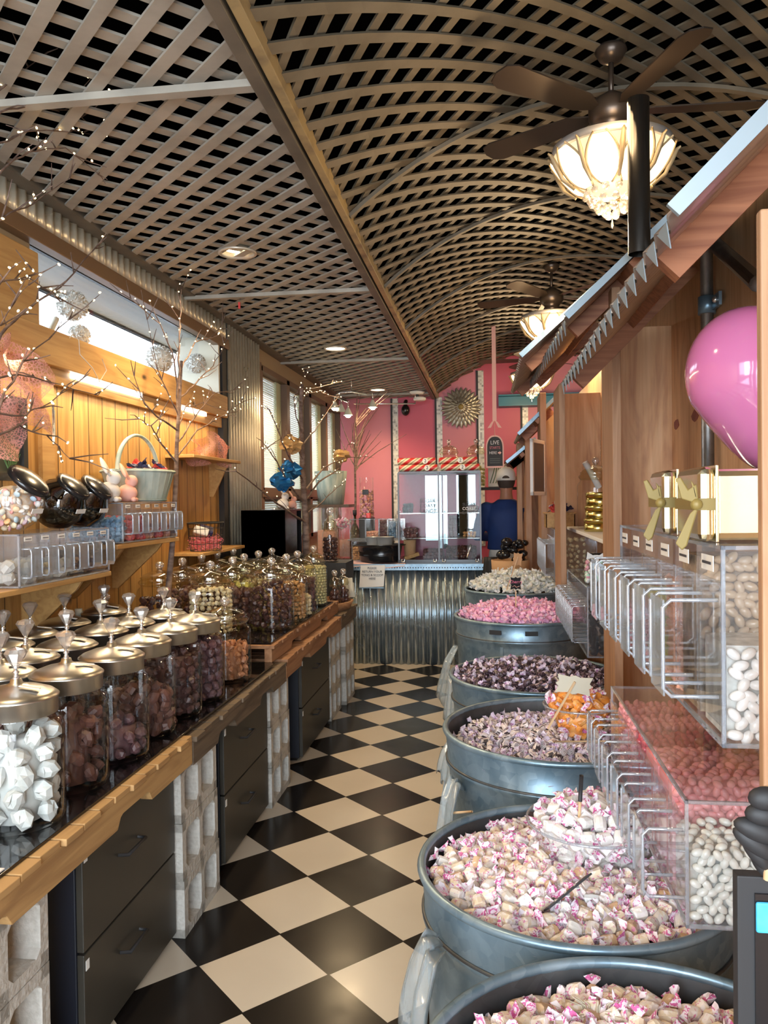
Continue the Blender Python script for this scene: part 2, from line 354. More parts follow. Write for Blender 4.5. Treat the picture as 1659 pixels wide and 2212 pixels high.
t.l(t.ramp(wn.outputs['Value'],[(.08,(.34,.32,.30)),(.3,(.62,.6,.56)),(.8,(.75,.73,.68))]),t.b.inputs['Base Color']); G['mosaic']=m
for i,x in enumerate(xs[1:5]):
    zt=2.8 if x<-.6 else 1.36+math.sqrt(1.93**2-(x-.66)**2)
    struct(MB().box(x+.02,x+.09,YB-.015,YB,.9,zt-.01).build('trim_%d'%(20+i),'mosaic')); struct(MB().box(x-.005,x+.02,YB-.02,YB,.9,zt-.01).build('trim_%d'%(30+i),'matte'))
# right wall and shop front behind the camera
G['wr']=mat('painted_wall_right',(.25,.2,.16),.8)
struct(MB().box(XR,XR+.15,YF,YB,0,3.75).build('wall_right','wr'))
b=MB(); b.box(-2.1,-1.78,YF-.12,YF,0,3.75).box(-.62,-.42,YF-.12,YF,0,2.6).box(.62,.8,YF-.12,YF,0,2.6).box(1.75,2.1,YF-.12,YF,0,3.75).box(-1.78,1.75,YF-.12,YF,2.6,3.75).box(-1.78,-.62,YF-.12,YF,0,.15).box(.8,1.75,YF-.12,YF,0,.15)
struct(b.build('wall_front','wr'))
# -------- lattice ceiling --------
XBm=-.67
def strips_flat(sgn,z0):
    b=MB(); w=.043; p=.1640; L=XBm-XL
    n0=int((YF-L)/p)-1
    for i in range(n0,int((YB+L)/p)+1):
        y0=2.178+ (i-13)*p   # where the strip meets the beam
        # runs from beam (x=XBm,y0) to wall (x=XL,y0+sgn*L)
        a=Vector((XBm,y0,z0)); c=Vector((XL,y0+L*sgn,z0))
        lo,hi=YF,YB-.01
        def clip(P,Q):
            d=Q-P; t0,t1=0,1
            for (q,bnd,s_) in((P.y,lo,1),(P.y,hi,-1)):
                if abs(d.y)<1e-9: continue
                tt=(bnd-P.y)/d.y
                if s_*d.y>0: t0=max(t0,tt)
                else: t1=min(t1,tt)
            return (P+d*t0,P+d*t1) if t1-t0>.02 else None
        r_=clip(a,c)
        if r_: b.bar(r_[0],r_[1],w+rr(-.002,.002),.008)
    return b
VC=Vector((.66,0,1.36)); VR=1.93; A0=-math.asin((.66+.62)/VR); A1=-A0
def vp(sarc,y,r=VR): a=sarc/VR; return Vector((VC.x+r*math.sin(a),y,VC.z+r*math.cos(a)))
def strips_vault(sgn,r):
    b=MB(); s0=A0*VR; s1=A1*VR; L=s1-s0; p=.1640; w=.041/math.sqrt(2)
    for i in range(int((YF-L)/p)-1,int((YB+L)/p)+1):
        y0=2.10+(i-13)*p; vs=[]; prev=None; n=26; row=[]
        for j in range(n+1):
            s_=s0+L*j/n; y=y0+sgn*(s_-s0)
            if y<YF or y>YB-.01: 
                if len(row)>1: emit(b,row,w,r)
                row=[]; continue
            row.append((s_,y))
        if len(row)>1: emit(b,row,w,r)
    return b
def emit(b,row,w,r):
    vs=[]
    for s_,y in row:
        for (dy,dr) in((-w,0),(w,0),(w,.008),(-w,.008)): vs.append(vp(s_,y+dy,r+dr))
    fs=[]; n=len(row)
    for i in range(n-1):
        for k in range(4): fs.append((i*4+k,i*4+(k+1)%4,(i+1)*4+(k+1)%4,(i+1)*4+k))
    b.add(vs,fs,False)
lt=strips_flat(1,ZC); struct(lt.build('ceiling_lattice','lattice'))
struct(strips_flat(-1,ZC+.012).build('ceiling_lattice_upper','lattice'))
struct(strips_vault(1,VR).build('ceiling_vault_lattice','lattice_dim'))
struct(strips_vault(-1,VR+.012).build('ceiling_vault_lattice_upper','lattice_dim'))
# beam and battens
struct(MB().box(-.70,-.655,YF,YB,2.765,2.85).build('ceiling_beam','beam',bevel=.003))
struct(MB().box(-.645,-.612,YF,YB,2.775,2.84).build('trim_40','brass',bevel=.003))
b=MB()
for y in(-.03,2.41,4.85,7.29,9.73): b.box(XL,-.70,y-.02,y+.02,ZC-.028,ZC-.005)
struct(b.build('ceiling_battens','lattice'))
b=MB()
for y in(.5,1.9,3.62,4.85,6.07,7.29,8.5,9.7):
    row=[(A0*VR+(A1-A0)*VR*j/30,y) for j in range(31)]; vs=[]
    for s_,yy in row:
        for dy,dr in((-.016,-.02),(.016,-.02),(.016,-.003),(-.016,-.003)): vs.append(vp(s_,yy+dy,VR+dr))
    b.add(vs,[(i*4+k,i*4+(k+1)%4,(i+1)*4+(k+1)%4,(i+1)*4+k) for i in range(30) for k in range(4)],False)
struct(b.build('ceiling_ribs','lattice_dim'))
# -------- recessed downlights --------
G['dl']=emis('downlight_lens',(1,.86,.6),9); G['dlrim']=mat('downlight_rim',(.55,.5,.42),.35,.4)
G['dlin']=mat('downlight_reflector',(.6,.5,.36),.3,.5)
labs=['recessed round ceiling light above the glass jars, nearest of the row, showing its reflector','recessed round ceiling light midway along the flat lattice ceiling','recessed round ceiling light nearest the pink wall','recessed round ceiling light over the entrance']
def downlight(y,lab,pw):
    t=thing('ceiling_light',lab,'ceiling light',(-1.275,y,ZC-.004),group='round ceiling lights in the flat lattice')
    MB().lathe([(.098,0),(.1,-.008),(.085,-.01),(.08,0)],28,cap=False).build('rim','dlrim',t)
    MB().lathe([(.08,0),(.06,.05),(.05,.06)],28,cap=False).build('reflector','dlin',t)
    MB().lathe([(0,.016 if y<5 else -.003),(.068 if y<5 else .082,.016 if y<5 else -.003)],24,cap=False).build('lens','dl',t)
    l=bpy.data.lights.new('downlight_beam','SPOT'); l.energy=pw; l.color=(1,.72,.40); l.spot_size=2.4; l.spot_blend=.6; l.shadow_soft_size=.05
    o=bpy.data.objects.new('downlight_beam',l); COL.objects.link(o); o.location=(-1.275,y,ZC-.03)
for y,lab,pw in((4.04,labs[0],62),(6.72,labs[1],60),(9.35,labs[2],50),(1.40,labs[3],45)): downlight(y,lab,pw)
# ================= left display counter =================
XF=-1.08; ZT=.70
def cabinet(y0,y1,lab,h=.60):
    t=thing('file_cabinet',lab,'cabinet',((XF-.42),y0,0),group='dark two drawer cabinets under the jar counter'); w=y1-y0
    MB().box(0,.40,0,w,.02,h).build('body','cabside',t,bevel=.003)
    MB().box(.02,.38,.02,w-.02,0,.02).build('plinth','black',t)
    for i,(z0,z1) in enumerate(((.03,.305),(.312,h-.005))):
        d=MB().box(.40,.42,.004,w-.004,z0,z1).build('drawer','cab',t,bevel=.002)
        yc=w*.44; zc=(z0+z1)/2+.03
        MB().tube([(.42,yc-.065,zc),(.448,yc-.06,zc),(.448,yc+.06,zc),(.42,yc+.065,zc)],.0055,8).build('handle','matte',d)
        MB().box(.4205,.4215,.012,.030,z1-.045,z1-.018).build('sticker','white',d)
cabinet(1.985,2.615,'dark two drawer cabinet under the light pine pallet, nearest the entrance')
cabinet(3.13,3.78,'dark two drawer cabinet under the weathered grey pallet, second from the entrance')
cabinet(4.50,5.30,'grey-brown two drawer cabinet under the orange pallets, third from the entrance')
def block_mesh():
    # 390 x 190 x 190 block lying on its side, two cores open towards the aisle
    b=MB(); L,H,D=.36,.198,.195; t=.03
    ys=[(0,t+.004),(L/2-.016,L/2+.016),(L-t-.004,L)]
    for a,c in ys: b.box(-D,0,a,c,0,H)
    b.box(-D,0,0,L,0,t).box(-D,0,0,L,H-t,H)
    for a,c in((t+.004,L/2-.016),(L/2+.016,L-t-.004)):   # chamfered core corners
        for (y,s1) in((a,1),(c,-1)):
            for z,s2 in((t,1),(H-t,-1)): b.prism([(0,y,z),(0,y+s1*.018,z),(0,y,z+s2*.018)],(-D,0,0))
    return b.mesh('cinder_block','block')
bm_=block_mesh()
lev=['bottom','middle','top']
def tower(y,xf,where,n=3,z=0):
    for i in range(n):
        o=bpy.data.objects.new('cinder_block',bm_); COL.objects.link(o); o.location=(xf+rr(-.004,.004),y+rr(-.003,.003),z+i*.2)
        tag(o,'white painted cinder block, %s one of the stack %s'%(lev[i],where),'cinder block','cinder block stacks holding up the counter')
tower(1.45,XF+.01,'left of the nearest cabinet'); tower(2.63,XF+.02,'between the first and second cabinets')
tower(3.80,XF+.01,'between the second and third cabinets'); tower(5.34,XF+.0,'just past the third cabinet'); tower(5.78,XF+.03,'at the far end')
# pallets
def pallet(y0,y1,z0,mt,lab,xf=-1.03,xb=-1.86,h=.10,notch=True,gap=0):
    t=thing('wooden_pallet',lab,'pallet',(0,y0,z0),group='pallets forming the jar counter'); L=y1-y0
    def stringer(x):
        N=[(.30*L-.13,.30*L+.10),(.72*L-.10,.72*L+.13)] if notch else []
        pts=[(0,0)]
        for a,c in N: pts+=[(a,0),(a+.02,.028),(a+.035,.034),(c-.035,.034),(c-.02,.028),(c,0)]
        pts+=[(L,0),(L,h-.018),(0,h-.018)]
        b=MB(); b.prism([(x,p[0],p[1]) for p in pts],(-.038,0,0)); b.build('stringer',mt,t,bevel=.002)
    for x in(xf,(xf+xb)/2,xb+.04): stringer(x)
    y=0; 
    while y<L-.03:
        w=rr(.075,.10); w=min(w,L-y); MB().box(xb,xf+rr(0,.014),y,y+w-.008,h-.018,h).build('deck_board',mt,t,bevel=.002); y+=w
for y0,y1,z0,mt,lab in((1.0,2.66,.60,'pallet','pale pine pallet at the near end of the jar counter'),
   (2.67,3.96,.59,'palletd','weathered grey pallet in the middle of the jar counter'),
   (3.97,5.50,.60,'palleto','lower orange-brown pallet at the far end of the counter')): pallet(y0,y1,z0,mt,lab)
pallet(3.86,5.62,.705,'palleto','upper orange-brown pallet stacked under the glass lidded jars',xf=-1.075,h=.085)
pallet(5.52,6.15,.60,'palletd','short grey pallet under the round wooden tray',notch=False)
# glass tops
def slab(x0,x1,y0,y1,z,lab,nm='glass_shelf',m_='blackg'):
    o=MB().box(x0,x1,y0,y1,z,z+.008).build(nm,m_,bevel=.001); tag(o,lab,'glass top','dark glass tops on the pallets'); return o
slab(-1.86,-1.055,1.0,3.84,.701,'long dark glass top under the steel lidded jars')
slab(-1.86,-1.085,3.88,5.50,.791,'dark glass top on the upper orange pallet')
# folded papers lying on the near end of the glass
o=MB().box(-1.32,-1.06,1.28,1.62,.71,.713).build('paper_sheet','white'); tag(o,'white paper sheet lying on the near end of the counter','paper')
# ---------------- jars ----------------
def jar_body(b,r,h,neck):
    b.s=True
    pr=[(r*.93,0),(r*.985,.006),(r,.02),(r,h*.80),(r*.985,h*.86),(r*.94,h*.905),(neck,h*.94),(neck,h)]
    b.lathe(pr,36,cap=False); 
    b.lathe([(0,.004),(r*.93,.004)],36,cap=False)
    return b
def crystal_knob(p,z):
    MB().lathe([(.012,0),(.007,.006),(.005,.014),(.009,.018),(.005,.022),(.006,.028)],12,(0,0,z)).build('knob_stem','chrome',p)
    b=MB(); pr=[(.005,0),(.016,.018),(.028,.040),(.022,.050),(0,.055)]; b.s=False
    n=8; vs=[]
    for i in range(n):
        a=2*PI*i/n+.2
        for q,zz in pr: vs.append((q*math.cos(a),q*math.sin(a),z+.027+zz))
    b.add(vs,[(i*5+k,((i+1)%n)*5+k,((i+1)%n)*5+k+1,i*5+k+1) for i in range(n) for k in range(4)],False)
    b.build('crystal_knob','crystal',p)
def steel_jar(h=.285,r=.113):
    t=thing('storage_jar','','jar')
    jar_body(MB(),r,h,r*.84).build('glass_body','glass',t)
    lid=MB(); rl=.098
    lid.lathe([(rl-.004,h-.012),(rl,h-.010),(rl,h+.027),(rl*1.03,h+.029),(rl*1.03,h+.033),(rl*.9,h+.043),(rl*.6,h+.054),(rl*.3,h+.060),(rl*.16,h+.066),(.013,h+.076),(0,h+.077)],40,cap=False).build('lid','steel',t)
    crystal_knob(t,h+.074)
    MB().cbox((rl*.55,-rl*.1,h+.0605),(.05,.014,.0015),Euler((0,.19,.5)).to_matrix()).build('price_label','white',t)
    return t
def glass_jar(h=.27,r=.118):
    t=thing('storage_jar','','jar')
    jar_body(MB(),r,h,r*.84).build('glass_body','glass',t)
    rl=r*.90
    b=MB(); b.lathe([(r*.80,h-.01),(rl,h),(rl*1.03,h+.006),(rl*1.02,h+.012),(rl*.9,h+.024),(rl*.95,h+.03),(rl*.75,h+.047),(rl*.4,h+.062),(.014,h+.068),(.011,h+.074)],36,cap=False)
    b.build('glass_lid','lidglass',t)
    b=MB(); b.sph((0,0,h+.094),.023,12,8,(1,1,.85)); b.lathe([(.011,h+.07),(.02,h+.078)],12,cap=False); b.build('glass_knob','crystal',t)
    MB().cbox((rl*.5,-rl*.2,h+.052),(.05,.013,.0015),Euler((0,.33,.45)).to_matrix()).build('price_label','white',t)
    return t
# --- sweets that fill the jars ---
def rock_mesh(nm,m_,r,seed,flat=.75,jag=.25,sm=False,n=7,mm=5):
    q=random.Random(seed); b=MB(); b.sph((0,0,0),r,n,mm,(1,.82,flat)); b.v=[tuple(c*(1+q.uniform(-jag,jag)) for c in v) for v in b.v]
    b.sm=[sm]*len(b.f); return b.mesh(nm,m_)
G['nougat']=noisy('white_nougat',(.46,.48,.46),(.55,.55,.52),scale=30,rough=.5,rv=.15)
G['milk']=noisy('milk_chocolate',(.075,.028,.022),(.125,.052,.036),scale=40,rough=.45,bump=.2,rv=.5)
G['dark']=noisy('dark_chocolate',(.045,.018,.016),(.10,.045,.038),scale=40,rough=.35,bump=.2,rv=.5)
G['mauve']=noisy('mauve_chocolate',(.075,.032,.036),(.12,.055,.058),scale=50,rough=.5,bump=.2,rv=.4)
G['nut']=noisy('caramel_nut',(.42,.20,.07),(.62,.36,.15),scale=40,rough=.45,bump=.2,rv=.5)
G['pale_nut']=noisy('pale_nut',(.60,.50,.28),(.75,.66,.45),scale=40,rough=.5,rv=.3)
G['lime']=noisy('pale_lime_sweet',(.50,.48,.12),(.65,.62,.25),scale=40,rough=.45,rv=.2)
G['choc_orange']=noisy('orange_brown_cluster',(.30,.11,.045),(.45,.2,.09),scale=50,rough=.5,bump=.3,rv=.5)
def fill(jar,meshes,r,h,ps,name,lab,cat,grp,front_only=True,ind=True,z0=.012,cam_dir=None,core=True,inw=0,slope=0):
    "pack pieces round the inside of a jar wall and over the top of the heap"
    L=jar.location; n=0; m=MB() ; items=[]
    rin=r-ps*.62
    z=z0+ps*.5
    tow=math.atan2(-L.y,-L.x)
    while z<h:
        cnt=max(3,int(2*PI*rin/(ps*1.35))); off=rr(0,6)
        for k in range(cnt):
            a=off+2*PI*k/cnt
            hh=h+slope*math.cos(a-tow-1.57)*.5
            if z>hh: continue
            da=(a-tow+PI)%(2*PI)-PI
            items.append((Vector(((rin+rr(-.002,0))*math.cos(a),(rin)*math.sin(a),z+rr(-.1,.1)*ps)),abs(da)<1.75))
        z+=ps*.98
    # top
    q=0
    while q<rin-ps*.6:
        cnt=max(1,int(2*PI*q/(ps*1.3)))
        for k in range(cnt):
            a=2*PI*k/cnt+q*7; items.append((Vector((q*math.cos(a),q*math.sin(a),h-ps*.1+rr(0,.3)*ps)),True))
        q+=ps*1.2
    if core: MB().lathe([(0,z0),(rin-ps*.35,z0),(rin-ps*.35,h-ps*.3),(0,h-ps*.3)],14,tuple(L),cap=False).build(name+'_heap',meshes[0].materials[0])['kind']='stuff'; 
    back=MB(); back.s=False
    for p,vis in items:
        e=Euler((rr(0,6.3),rr(0,6.3),rr(0,6.3))); me=R.choice(meshes)
        if ind and vis:
            o=bpy.data.objects.new(name,me); COL.objects.link(o); o.location=L+p; o.rotation_euler=e; tag(o,lab,cat,grp)
        else:
            mt=e.to_matrix(); back.add([mt@v.co+L+p for v in me.vertices],[tuple(f.vertices) for f in me.polygons],False)
    if back.v:
        o=back.build(name+'_pieces',meshes[0].materials[0]); tag(o,lab+', the rest of the heap',cat,None,'stuff')
def fixheap(name,lab,cat):
    for o in bpy.data.objects:
        if o.name.startswith(name+'_heap') and not o.get('label'): tag(o,lab+', the core of the heap',cat,None,'stuff')
MS={k:[rock_mesh(k+'_piece',k,r,i+hash_,fl,jg) for i in range(3)] for hash_,(k,r,fl,jg) in enumerate((('nougat',.031,.7,.2),('milk',.030,.6,.18),('dark',.020,.8,.25),('mauve',.022,.85,.15),('nut',.012,.9,.3),('pale_nut',.013,.9,.25),('lime',.020,.6,.2),('choc_orange',.017,.8,.4)))}
SJ=steel_jar(); GJ=glass_jar()
def put(src,x,y,z,lab,grp,sc=1,rz=None,first=set()):
    o=src if src.name not in first else dup(src); first.add(src.name if o is src else ''); 
    o.location=(x,y,z); o.rotation_euler=(0,0,rz if rz is not None else rr(-.5,.5)); o.scale=(sc,)*3 if not isinstance(sc,tuple) else sc; tag(o,lab,'jar',grp); return o
ZS=.709
frontrow=[(-1.185,1.875,'MS nougat','steel lidded glass jar full of white nougat chunks, at the near end of the counter','nougat',.235,.049,'white nougat chunk in the nearest steel lidded jar'),
(-1.195,2.135,0,'steel lidded glass jar of large reddish brown chocolate chunks, next to the white nougat jar','milk',.20,.052,'large reddish brown chocolate chunk in the second front jar'),
(-1.185,2.39,0,'steel lidded front jar only a third full of mauve-brown chocolates, third along the edge','mauve',.11,.040,'round mauve-brown chocolate at the bottom of the third jar'),
(-1.20,2.645,0,'steel lidded front jar of brown chocolate balls, fourth along the edge','milk2',.15,.036,'brown chocolate ball in the fourth jar'),
(-1.195,2.89,0,'steel lidded front jar packed with near-black chocolates, fifth along the edge','dark',.235,.036,'near-black chocolate in the fifth jar'),
(-1.185,3.12,0,'steel lidded front jar packed with dark red-brown chocolates, sixth along the edge','mauve2',.235,.034,'dark red-brown chocolate in the sixth jar')]
for x,y,_,lab,k,h,ps,plab in frontrow:
    j=put(SJ,x,y,ZS,lab,'steel lidded jars in the front row')
    kk=k.rstrip('2'); 
    nm={'nougat':'nougat_chunk','milk':'chocolate_chunk','mauve':'chocolate_piece','dark':'dark_chocolate_piece'}[kk]
    fill(j,MS[kk],.109,h,ps,nm,plab,'sweet',plab+'s',slope=.06 if k=='milk' else 0); fixheap(nm,plab,'sweet')
ms=MS['choc_orange']; j=put(GJ,-1.18,3.47,ZS,'glass lidded jar of crumbly orange-brown clusters, right of the last steel lid','glass lidded jars',.97)
fill(j,ms,.109,.16,.032,'caramel_cluster','crumbly orange-brown cluster in the glass lidded jar on the lower counter','sweet','orange-brown clusters'); fixheap('caramel_cluster','crumbly orange-brown cluster','sweet')
# inner rows of steel lids on the lower counter
inner=[(56,1416),(145,1389),(218,1359),(279,1342),(354,1325),(66,1366),(140,1342),(7,1389),(0,1450),(226,1318)]
labs=['whose crystal knob rises left of the second front jar','right behind the second front jar','behind the third front jar','behind the fourth front jar','in the second row behind the sixth front jar','in the third row, furthest from the wall shelf bracket','in the third row beside the dark bottles','cut by the picture edge in the third row','cut by the picture edge in the second row','in the third row in front of the big brown sweets jar']
for (px,py),lb in zip(inner,labs):
    p=at(px,py,'z',1.035); p.x=max(p.x,-1.765); j=put(SJ,p.x,p.y,ZS,'steel lidded jar '+lb,'steel lidded jars behind the front row')
    c='dark'; fill(j,MS[c],.109,.2,.05,'jar_sweets','dark sweets inside a steel lidded jar of the inner rows','sweets',None,ind=False,core=False)
# upper tier of glass lidded jars
ZU=.80
p=at(189,1305,'z',1.04); put(GJ,max(p.x,-1.765),min(p.y,3.75),ZS,'low glass lidded jar beside the dark bottles on the lower counter','glass lidded jars')
up=[(-1.20,4.33,'dark','glass lidded jar packed with near-black liquorice, biggest on the upper tier',.25,.038),
(-1.47,4.10,'pale_nut','glass lidded jar of pale speckled nut sweets on the upper tier',.24,.026),
(-1.735,4.06,'dark','wide glass lidded jar half full of black sweets, nearest the pine wall',.19,.04),
(-1.44,4.38,'milk','glass lidded jar of brown clusters left of the near-black jar',.2,.04),
(-1.72,4.34,'mauve','glass lidded jar of red-brown chocolates, second from the pine wall',.2,.04),
(-1.46,4.66,'lime','glass lidded jar of yellow-green sweets in the middle of the upper tier',.2,.036),
(-1.19,4.62,'nut','glass lidded jar of golden brown nuts behind the near-black jar',.22,.026),
(-1.71,4.62,'milk','glass lidded jar of milk chocolates against the wall',.2,.04),
(-1.45,4.93,'pale_nut','glass lidded jar of cream sweets, fourth deep in the middle row',.2,.03),
(-1.19,4.90,'mauve','glass lidded jar of dark red chocolates, behind the golden nuts',.22,.036),
(-1.71,4.90,'nut','glass lidded jar of amber nuts against the wall, fourth deep',.2,.03),
(-1.44,5.21,'dark','glass lidded jar of dark sweets below the black box',.2,.036),
(-1.70,5.19,'lime','glass lidded jar of yellow sweets at the far wall end',.2,.036)]
for x,y,k,lab,h,ps in up:
    j=put(GJ,x,y,ZU,lab,'glass lidded jars on the upper tier',1.03); fill(j,MS[k],.119,h,ps,'jar_sweets',lab.replace('glass lidded jar','heap of sweets in the jar').replace('wide heap','heap')[:70],'sweets',None,ind=False,core=False)
SM=glass_jar(.20,.062)
j=put(SM,-1.135,4.78,ZU,'slim glass jar of cream popcorn pieces at the edge of the upper tier','slim jars'); fill(j,MS['pale_nut'],.062,.13,.024,'popcorn_piece','cream popcorn piece in the slim jar','sweet','cream popcorn pieces')
fixheap('popcorn_piece','cream popcorn piece','sweet')
PJ=glass_jar(.29,.088); j=put(PJ,-1.175,5.30,ZU,'tall glass jar of pale green sugared peas at the far corner of the upper tier','slim jars')
G['pea']=noisy('pale_pea',(.42,.40,.20),(.55,.52,.30),scale=30,rough=.45,rv=.15); b=MB(); b.sph((0,0,0),.0095,8,6); pm=[b.mesh('sugared_pea','pea')]
fill(j,pm,.088,.26,.0185,'sugared_pea','pale green sugared pea in the tall jar','sweet','sugared peas'); fixheap('sugared_pea','pale green sugared pea','sweet')
# round wooden tray with narrow jars at the far end
o=MB(); o.lathe([(0,0),(.24,0),(.27,.06),(.255,.062),(.232,.012),(0,.01)],36,(-1.27,5.83,.702),cap=False).build('round_tray','palleto'); o=bpy.data.objects['round_tray']; tag(o,'round shallow wooden tray at the far end of the counter','tray')
NJ=glass_jar(.17,.045)
for x,y,lb in((-1.12,5.74,'left one in the round tray'),(-1.08,5.87,'right one in the round tray')):
    j=put(NJ,x,y,.714,'narrow jar of dark liquorice, '+lb,'narrow jars in the round tray'); fill(j,MS['dark'],.045,.14,.03,'liquorice_piece','dark liquorice piece in a narrow jar of the tray','sweet','liquorice pieces')
fixheap('liquorice_piece','dark liquorice piece','sweet')
for i,(x,z,lb) in enumerate(((-1.06,.86,'upper'),(-1.055,.82,'lower'))):
    o=MB().cbox((x,5.98+i*.03,z),(.07,.003,.11),Euler((0,rr(-.1,.1),0)).to_matrix()).build('price_card','cream'); tag(o,'blank cream price card clipped behind the narrow jars, %s one'%lb,'card')
# dark bottles near the shelf bracket
for px,lb in((133,'left one'),(160,'right one')):
    p=at(px,1290,'x',-1.82); t=thing('bottle','dark bottle standing against the pine wall behind the jars, '+lb,'bottle',(-1.80,p.y,ZS),group='dark bottles behind the jars')
    MB().lathe([(.035,0),(.037,.01),(.037,.2),(.03,.24),(.014,.27),(.014,.30)],16).build('bottle_body','black',t); MB().lathe([(.016,.30),(.016,.335)],12).build('cap','cream',t)
# ================= acrylic scoop bins =================
def bins(lab,x0,y0,z0,depth,L,h,n,face,slant=.0,hh=.15,hp=.06,grp='clear acrylic scoop bin units',labels=True):
    "x0 is the handle face; face=+1 looks to +x, -1 looks to -x; body goes the other way by depth"
    t=thing('scoop_bin_unit',lab,'candy bin',(x0,y0,z0),group=grp); d=-face*depth; w=L/n; e=.004
    lo,hi=min(0,d),max(0,d)
    b=MB(); b.box(lo,hi,0,L,h-e,h).box(lo,hi,0,L,0,e).box(lo,hi,0,e,0,h).box(lo,hi,L-e,L,0,h); xb=d
    b.box(min(xb,xb+face*e),max(xb,xb+face*e),0,L,0,h); b.build('case','acryl',t)
    b=MB(); q=.006
    for y in(0,L-q):
        for x in(0,d): b.box(x-q/2,x+q/2,y,y+q,0,h)
        b.box(lo,hi,y,y+q,0,q).box(lo,hi,y,y+q,h-q,h)
    b.box(-q/2,q/2,0,L,0,q).box(-q/2,q/2,0,L,h-q,h).build('case_edges','edge',t)
    for i in range(n):
        y=i*w
        if i: MB().box(lo,hi,y-.0015,y+.0015,.004,h-.004).build('divider','acryl',t)
        dr=MB().box(-.003,.003,y+.008,y+w-.008,h*.10,h*.82); dr.build('scoop_door','acryl',t); D=t.children[-1]
        yc=y+w*.5; zt=h*.72; zb=zt-hh; bh=MB(); X=face*hp
        for yy in(yc-w*.30,yc+w*.30):
            bh.tube([(0,yy,zt),(X*.85,yy,zt),(X,yy,zt-.012),(X,yy,zb+.012),(X*.85,yy,zb),(0,yy,zb)],.0035,6)
        bh.box(min(X,X-face*.003),max(X,X-face*.003),yc-w*.3,yc+w*.3,zb,zt)
        bh.build('handle','edge',D)
        if labels: MB().box(face*.003-.0005,face*.003+.0008,yc-w*.22,yc+w*.22,h*.86,h*.94).build('name_label','white',D); MB().box(face*.0045-.0005,face*.0045+.0005,yc-w*.16,yc+w*.16,h*.893,h*.907).build('label_text','ink',D)
    return t
def pile_box(x0,x1,y0,y1,z0,h,ps,meshes,name,lab,cat,ind=False,flat=True):
    "a merged heap of pieces in a bin"
    b=MB(); z=z0+ps*.5
    while z<z0+h:
        for fx in range(max(1,int((x1-x0)/ps))):
            for fy in range(max(1,int((y1-y0)/ps))):
                x=x0+ps*(.5+fx)+rr(-.2,.2)*ps; y=y0+ps*(.5+fy)+rr(-.2,.2)*ps
                inner=(x0+ps<x<x1-ps) and (y0+ps<y<y1-ps) and z<z0+h-ps*1.2
                if inner: continue
                me=R.choice(meshes); mt=Euler((rr(0,6),rr(0,6),rr(0,6))).to_matrix(); p=Vector((x,y,z+rr(-.15,.15)*ps))
                b.add([mt@v.co+p for v in me.vertices],[tuple(f.vertices) for f in me.polygons],True if me.polygons[0].use_smooth else False)
        z+=ps*.9
    o=b.build(name,meshes[0].materials[0]); return tag(o,lab,cat,None,'stuff')
# ================= left wall shelves =================
def shelf(x0,x1,y0,y1,z,lab,br=()):
    t=thing('wall_shelf',lab,'shelf',(x0,y0,z)); MB().box(0,x1-x0,0,y1-y0,-.02,0).build('board','pinebeam',t,bevel=.003)
    for y in br:
        MB().prism([(0,y-y0,-.02),(x1-x0-.03,y-y0,-.02),(x1-x0-.06,y-y0,-.06),(.03,y-y0,-.25),(0,y-y0,-.25)],(0,.02,0)).build('bracket','pinebeam',t,bevel=.002)
    return t
shelf(-1.9,-1.60,1.7,3.24,1.218,'long pine wall shelf with angled bracket under the nearer scoop bins',(2.2,3.05))
shelf(-1.9,-1.60,3.30,4.0,1.325,'pine wall shelf with bracket under the farther scoop bins',(3.42,3.85))
bins('clear acrylic scoop bins of white nougat on the nearer pine wall shelf',-1.60,2.56,1.22,.27,.66,.185,6,1,hh=.10,hp=.035)
bins('clear acrylic scoop bins of blue and red sweets on the farther pine wall shelf',-1.60,3.35,1.33,.27,.62,.18,6,1,hh=.09,hp=.04)
pile_box(-1.86,-1.62,2.575,2.66,1.226,.10,.045,[rock_mesh('nougat_big','nougat',.03,77,.8,.15)],'nougat_heap','white nougat pieces in the nearer wall shelf bins','sweets')
for k,c in enumerate(('nougat','pale_nut','nougat','nut','mauve')): pile_box(-1.86,-1.62,2.69+k*.11,2.77+k*.11,1.226,.07,.035,MS[c],'bin_sweets','sweets in a compartment of the nearer wall shelf bins','sweets')
for nm,c1,c2 in(('bluec',(.10,.22,.36),(.2,.35,.5)),('redc',(.6,.07,.09),(.75,.15,.15)),('peach',(.75,.35,.22),(.8,.45,.3)),('pinkc',(.78,.32,.42),(.82,.45,.52))): G[nm]=noisy(nm+'_sweet',c1,c2,scale=40,rough=.35,rv=.3)
CR_={c:[rock_mesh(c+'_rock',c,.014,5+i,.9,.3) for i in range(2)] for c in('bluec','redc','peach','pinkc')}
for k,c in enumerate(('bluec','redc','redc','peach','redc','peach')): pile_box(-1.86,-1.62,3.36+k*.1033,3.44+k*.1033,1.336,(.10,.09,.10,.05,.05,.06)[k],.024,CR_[c],'bin_sweets','sweets in a compartment of the farther wall shelf bins','sweets')
